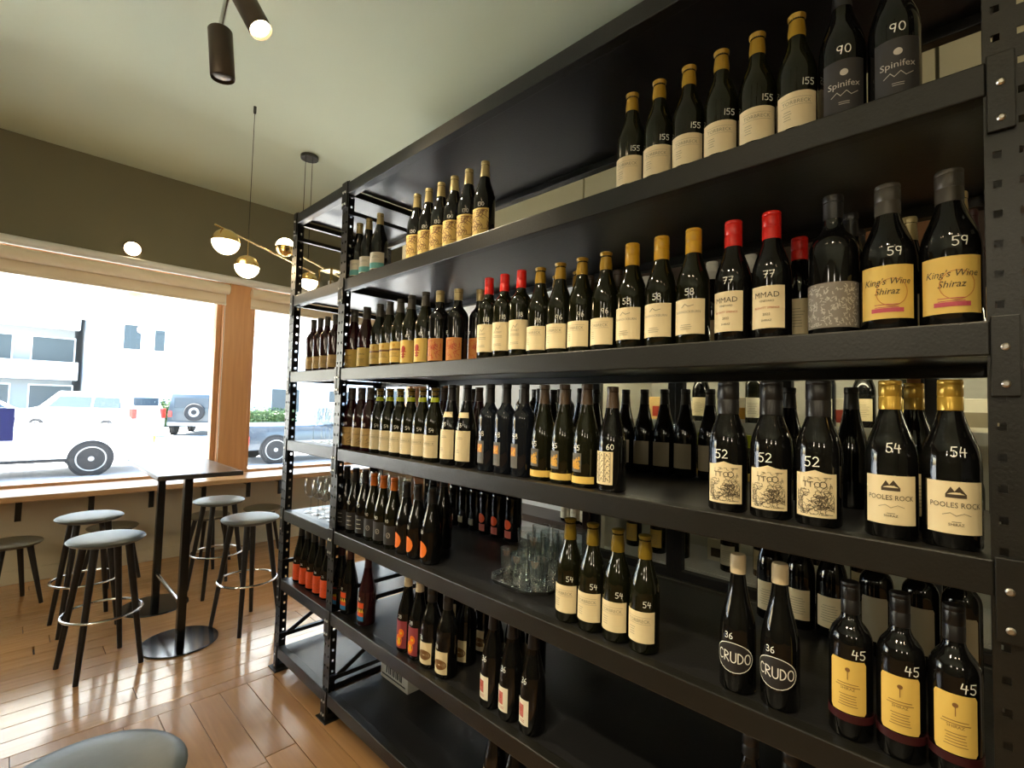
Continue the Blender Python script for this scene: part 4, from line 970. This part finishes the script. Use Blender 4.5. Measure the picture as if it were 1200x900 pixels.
# awning over the footpath
t = thing('shop_awning', 'white flat awning over the footpath outside the window', 'awning', (0, 0, 0))
MB().box(-14, 22, WY+.19, 9.5, 2.74, 2.86).build('awning_soffit', 'render', t)
MB().box(-14, 22, 9.5, 9.62, 2.62, 2.90).build('fascia', 'render', t)
for x in (-3.2, .2, 3.6, 7.0): MB().box(x-.05, x+.05, WY+.19, 9.5, 2.70, 2.74).build('rafter', 'white', t)
for x, y in ((.25, 8.9), (1.0, 7.4), (2.2, 8.8)): MB().lathe([(.11, 2.69), (.12, 2.70), (.12, 2.742)], 20, (x, y, 0)).build('awning_light', 'blind', t)
# buildings
def building(label, x0, x1, y, z1, m, wins, slabs=()):
    t = thing('building', label, 'building', (x0, y, GZ))
    MB().box(0, x1-x0, 0, 12, 0, z1-GZ).build('wall', m, t)
    for z in slabs: MB().box(-.2, x1-x0+.2, -1.0, 0, z-GZ-.12, z-GZ+.12).build('balcony_slab', 'render', t)
    for z in slabs: MB().box(-.2, x1-x0+.2, -1.0, -.94, z-GZ+.12, z-GZ+1.0).build('balcony_rail', 'render', t)
    for (a, b, c, e) in wins:
        f = MB(); f.box(a-x0-.08, b-x0+.08, -.06, 0, c-GZ-.08, e-GZ+.08); fo = f.build('window', 'white', t)
        MB().box(a-x0, b-x0, -.08, -.05, c-GZ, e-GZ).build('pane', 'darkpane', fo)
    return t
YA, YBd = 42, 38
wins = []
for zr, ze in ((.6, 2.0), (3.4, 5.0), (6.6, 8.2), (9.8, 11.2)):
    for a in (-12, -8.6, -5.2, -1.9, .9):
        wins.append((a, a+1.9, zr, ze))
building('grey balconied block of flats across the street', -14, ony(106, 420, YBd).x-.5, YA, 13, 'facade', wins, (2.5, 5.7, 8.9))
a = ony(146, 380, YBd); b = ony(164, 410, YBd); c = ony(182, 387, YBd); e = ony(192, 412, YBd)
building('plain white rendered house with two small windows across the street', ony(106, 420, YBd).x, 22.6, YBd, 13, 'render',
         [(a.x, b.x, b.z, a.z), (c.x, e.x, e.z, c.z), (13.6, 15.6, .6, 2.3), (18, 20, .6, 2.3)])
building('long white building seen through the window beyond the timber post', 23, 62, YBd+1, 11, 'render', [(24.5+i*4.2, 26.6+i*4.2, 1.0, 2.6) for i in range(8)])
# hedges
def hedge(label, x0, x1, y, z1, seed):
    rg = random.Random(seed); t = thing('hedge', label, 'hedge', ((x0+x1)/2, y, GZ))
    mb = MB(); W = (x1-x0)/2
    for _ in range(1500):
        u_ = rg.uniform(-1, 1); a = rg.uniform(0, PI); rr = rg.uniform(.75, 1.05)
        p = Vector((u_*W, math.cos(a)*.6*rr, (z1-GZ)*(.45+.5*math.sin(a)*rr*(1-.25*abs(u_)**3))*rg.uniform(.25, 1)))
        q = Matrix.Rotation(rg.uniform(0, 6.28), 3, 'Z')@Matrix.Rotation(rg.uniform(0, 3), 3, 'X'); s_ = rg.uniform(.07, .14)
        mb.add([p+q@Vector(v)*s_ for v in ((-1, 0, 0), (0, -.5, .1), (1, 0, 0), (0, .5, .1))], [(0, 1, 2, 3)])
    mb.build('foliage', 'leaf', t)['kind'] = 'stuff'
    MB().box(-W*.9, W*.9, -.35, .35, 0, (z1-GZ)*.7, .1).build('core', 'leaf', t)
HY = 33
hedge('green hedge behind the white van', ony(66, 470, HY).x, ony(128, 470, HY).x, HY, ony(95, 463, HY).z, 1)
hedge('green hedge beside the parked four-wheel drive', ony(178, 470, HY).x, ony(216, 470, HY).x, HY, ony(195, 466, HY).z, 2)
hedge('green hedge seen past the timber window post', ony(290, 470, HY).x, ony(345, 470, HY).x, HY, ony(300, 474, HY).z, 3)
# cars
def wheel(t, x, y, R, w_, side):
    o = MB().lathe([(R*.74, -w_/2), (R*.96, -w_/2), (R, -w_/2+.03), (R, w_/2-.03), (R*.96, w_/2), (R*.74, w_/2)], 32, (x, y, R), True, (0, 1, 0)).build('tyre', 'tyre', t)
    mb = MB(); mb.lathe([(R*.74, 0), (R*.72, .012), (R*.66, .006)], 28, (x, y+side*w_/2, R), True, (0, side, 0), cap=False)
    for i in range(7):
        a = 2*PI*i/7; d_ = Vector((math.cos(a), 0, math.sin(a))); n = Vector((-d_.z, 0, d_.x))*R*.09
        c_ = Vector((x, y+side*(w_/2-.005), R)); mb.add([c_-n+d_*R*.1, c_+n+d_*R*.1, c_+n*1.3+d_*R*.7, c_-n*1.3+d_*R*.7], [(0, 1, 2, 3)])
    mb.lathe([(R*.16, -.01), (R*.14, .015)], 16, (x, y+side*w_/2, R), True, (0, side, 0))
    mb.build('rim', 'alloy', o)
def car(name, label, cat, loc, rz, length, width, prof, glass, paint, wheels, R=.33, extras=(), group=None):
    # prof: side outline (x, z); glass: list of side window outlines
    t = thing(name, label, cat, loc, rz, group); W = width/2
    bm = bmesh.new(); n = len(prof)
    zt = max(z for _, z in prof)
    def wid(z): return W if z < .95 else W-(z-.95)/(zt-.95+1e-6)*.14
    A_ = [bm.verts.new((x, -wid(z), z)) for x, z in prof]; B_ = [bm.verts.new((x, wid(z), z)) for x, z in prof]
    bm.faces.new(A_); bm.faces.new(B_[::-1])
    for i in range(n): bm.faces.new([A_[i], B_[i], B_[(i+1) % n], A_[(i+1) % n]])
    bmesh.ops.recalc_face_normals(bm, faces=bm.faces[:])
    bmesh.ops.bevel(bm, geom=[e for e in bm.edges if e.is_manifold], offset=.05, segments=2, profile=.5, affect='EDGES', clamp_overlap=True)
    MB().bm(bm, True).build('body', paint, t)
    for g in glass:
        for s_ in (-1, 1):
            mb = MB(); mb.add([(x, s_*(wid(z)+.012), z) for x, z in g], [tuple(range(len(g)))]); mb.add([(x, s_*(wid(z)-.01), z) for x, z in g], [tuple(range(len(g)))])
            mb.build('side_window', 'carglass', t)
    for x in wheels:
        for s_ in (-1, 1):
            MB().lathe([(R+.03, 0), (R+.03, .012)], 30, (x, s_*(W+.001), R), True, (0, s_, 0)).build('wheel_arch', 'tyre', t)
            wheel(t, x, s_*(W-.07), R, .2, s_)
    for nm, m_, b_ in extras: MB().box(*b_, .01).build(nm, m_, t)
    return t
ute = [(-.1, .35), (-.12, .55), (-.05, .98), (2.1, 1.0), (2.35, 1.05), (2.55, 1.62), (3.7, 1.62), (4.15, 1.10), (5.1, 1.0), (5.2, .6), (5.15, .35)]
wp_ = onz(105, 557, GZ)
yc = wp_.y+.9
car('pickup_truck', 'white utility truck parked right outside the window', 'car', (wp_.x+.95, yc, GZ), PI, 5.2, 1.85, ute, [[(2.5, 1.08), (2.68, 1.5), (3.1, 1.5), (3.1, 1.08)], [(3.2, 1.08), (3.2, 1.5), (3.65, 1.5), (4.0, 1.08)]], 'carwhite', (.95, 4.2), .345,
    [('tail_lamp', 'amber', (-.135, .06, .60, .88, .62, .78)), ('tail_lamp', 'amber', (-.135, .06, -.88, -.60, .62, .78)), ('bumper', 'carwhite', (-.22, 0, -.9, .9, .36, .52)), ('side_trim', 'tyre', (1.3, 3.8, .915, .93, .30, .36))])
x2 = onz(323, 548, GZ-.0)
car('pickup_truck', 'dark blue utility truck seen between timber post and rack', 'car', (ony(288, 520, yc-.93).x, yc, GZ), 0, 5.2, 1.85, ute, [[(2.5, 1.08), (2.68, 1.5), (3.1, 1.5), (3.1, 1.08)]], 'cardark', (ony(323, 525, yc-.93).x-ony(288, 520, yc-.93).x, 4.4), .36,
    [('tail_lamp', 'tail', (-.135, .08, -.94, -.66, .50, .72)), ('tail_lamp', 'tail', (-.135, .08, .66, .94, .50, .72)), ('bumper', 'alloy', (-.24, 0, -.9, .9, .34, .46))])
van = [(-.05, .3), (-.08, .7), (0, 1.15), (.25, 1.72), (3.0, 1.78), (3.7, 1.15), (4.5, .98), (4.6, .55), (4.55, .3)]
vp = onz(182, 514, GZ)
car('van', 'white people mover parked across the street', 'car', (vp.x-.1, vp.y+1.2, GZ), math.radians(133), 4.6, 1.85, van, [[(.4, 1.15), (.5, 1.55), (1.5, 1.58), (1.5, 1.15)], [(1.6, 1.15), (1.6, 1.58), (2.9, 1.58), (3.3, 1.15)]], 'carwhite', (.9, 3.7), .33,
    [('tail_lamp', 'tail', (-.1, .05, -.9, -.68, .75, 1.15)), ('tail_lamp', 'tail', (-.1, .05, .68, .9, .75, 1.15)), ('rear_window', 'carglass', (.05, .1, -.65, .65, 1.2, 1.6))])
sed = [(-.05, .35), (-.05, .75), (.3, .95), (.9, 1.02), (1.5, 1.42), (2.8, 1.42), (3.5, .98), (4.4, .85), (4.5, .5), (4.45, .35)]
sp = onz(30, 489, GZ)
car('sedan', 'pale sedan parked before the grey flats', 'car', (-3.2, 30.5, GZ), 0, 4.5, 1.8, sed, [[(1.1, 1.02), (1.55, 1.34), (2.1, 1.34), (2.1, 1.02)], [(2.2, 1.02), (2.2, 1.34), (2.75, 1.34), (3.2, 1.02)]], 'carwhite', (.9, 3.6), .31)
jp = [(-.02, .45), (-.02, 1.05), (.02, 1.80), (2.3, 1.84), (2.75, 1.18), (3.9, 1.12), (3.95, .5)]
jpt = onz(225, 511, GZ)
t = car('four_wheel_drive', 'dark boxy four-wheel drive with spare wheel on its back door', 'car', (jpt.x, jpt.y+.3, GZ), math.radians(62), 3.95, 1.8, jp, [[(.15, 1.15), (.15, 1.65), (1.1, 1.67), (1.1, 1.15)], [(1.2, 1.15), (1.2, 1.67), (2.25, 1.67), (2.55, 1.2)]], 'jeep', (.75, 3.2), .40,
    [('rear_window', 'carglass', (-.04, .02, -.65, .65, 1.2, 1.65)), ('bumper', 'alloy', (-.16, 0, -.85, .85, .42, .58)), ('tail_lamp', 'tail', (-.05, .02, -.86, -.72, .8, 1.05)), ('tail_lamp', 'tail', (-.05, .02, .72, .86, .8, 1.05))])
sw_ = MB().lathe([(.2, 0), (.36, .01), (.38, .05), (.38, .17), (.35, .21), (.2, .2)], 30, (-.03, -.15, 1.02), True, (-1, 0, 0)).build('spare_wheel', 'tyre', t)
MB().lathe([(.21, .19), (.2, .215), (.05, .19)], 24, (-.03, -.15, 1.02), True, (-1, 0, 0)).build('rim', 'alloy', sw_)
# blue poster on the glass
a = ony(-8, 478, WY+.06); b = ony(15, 517, WY+.06)
tag(MB().box(a.x-.12, b.x, WY+.070, WY+.0755, b.z, a.z).build('poster', 'signblue'), 'blue poster stuck on the shop window glass', 'poster')
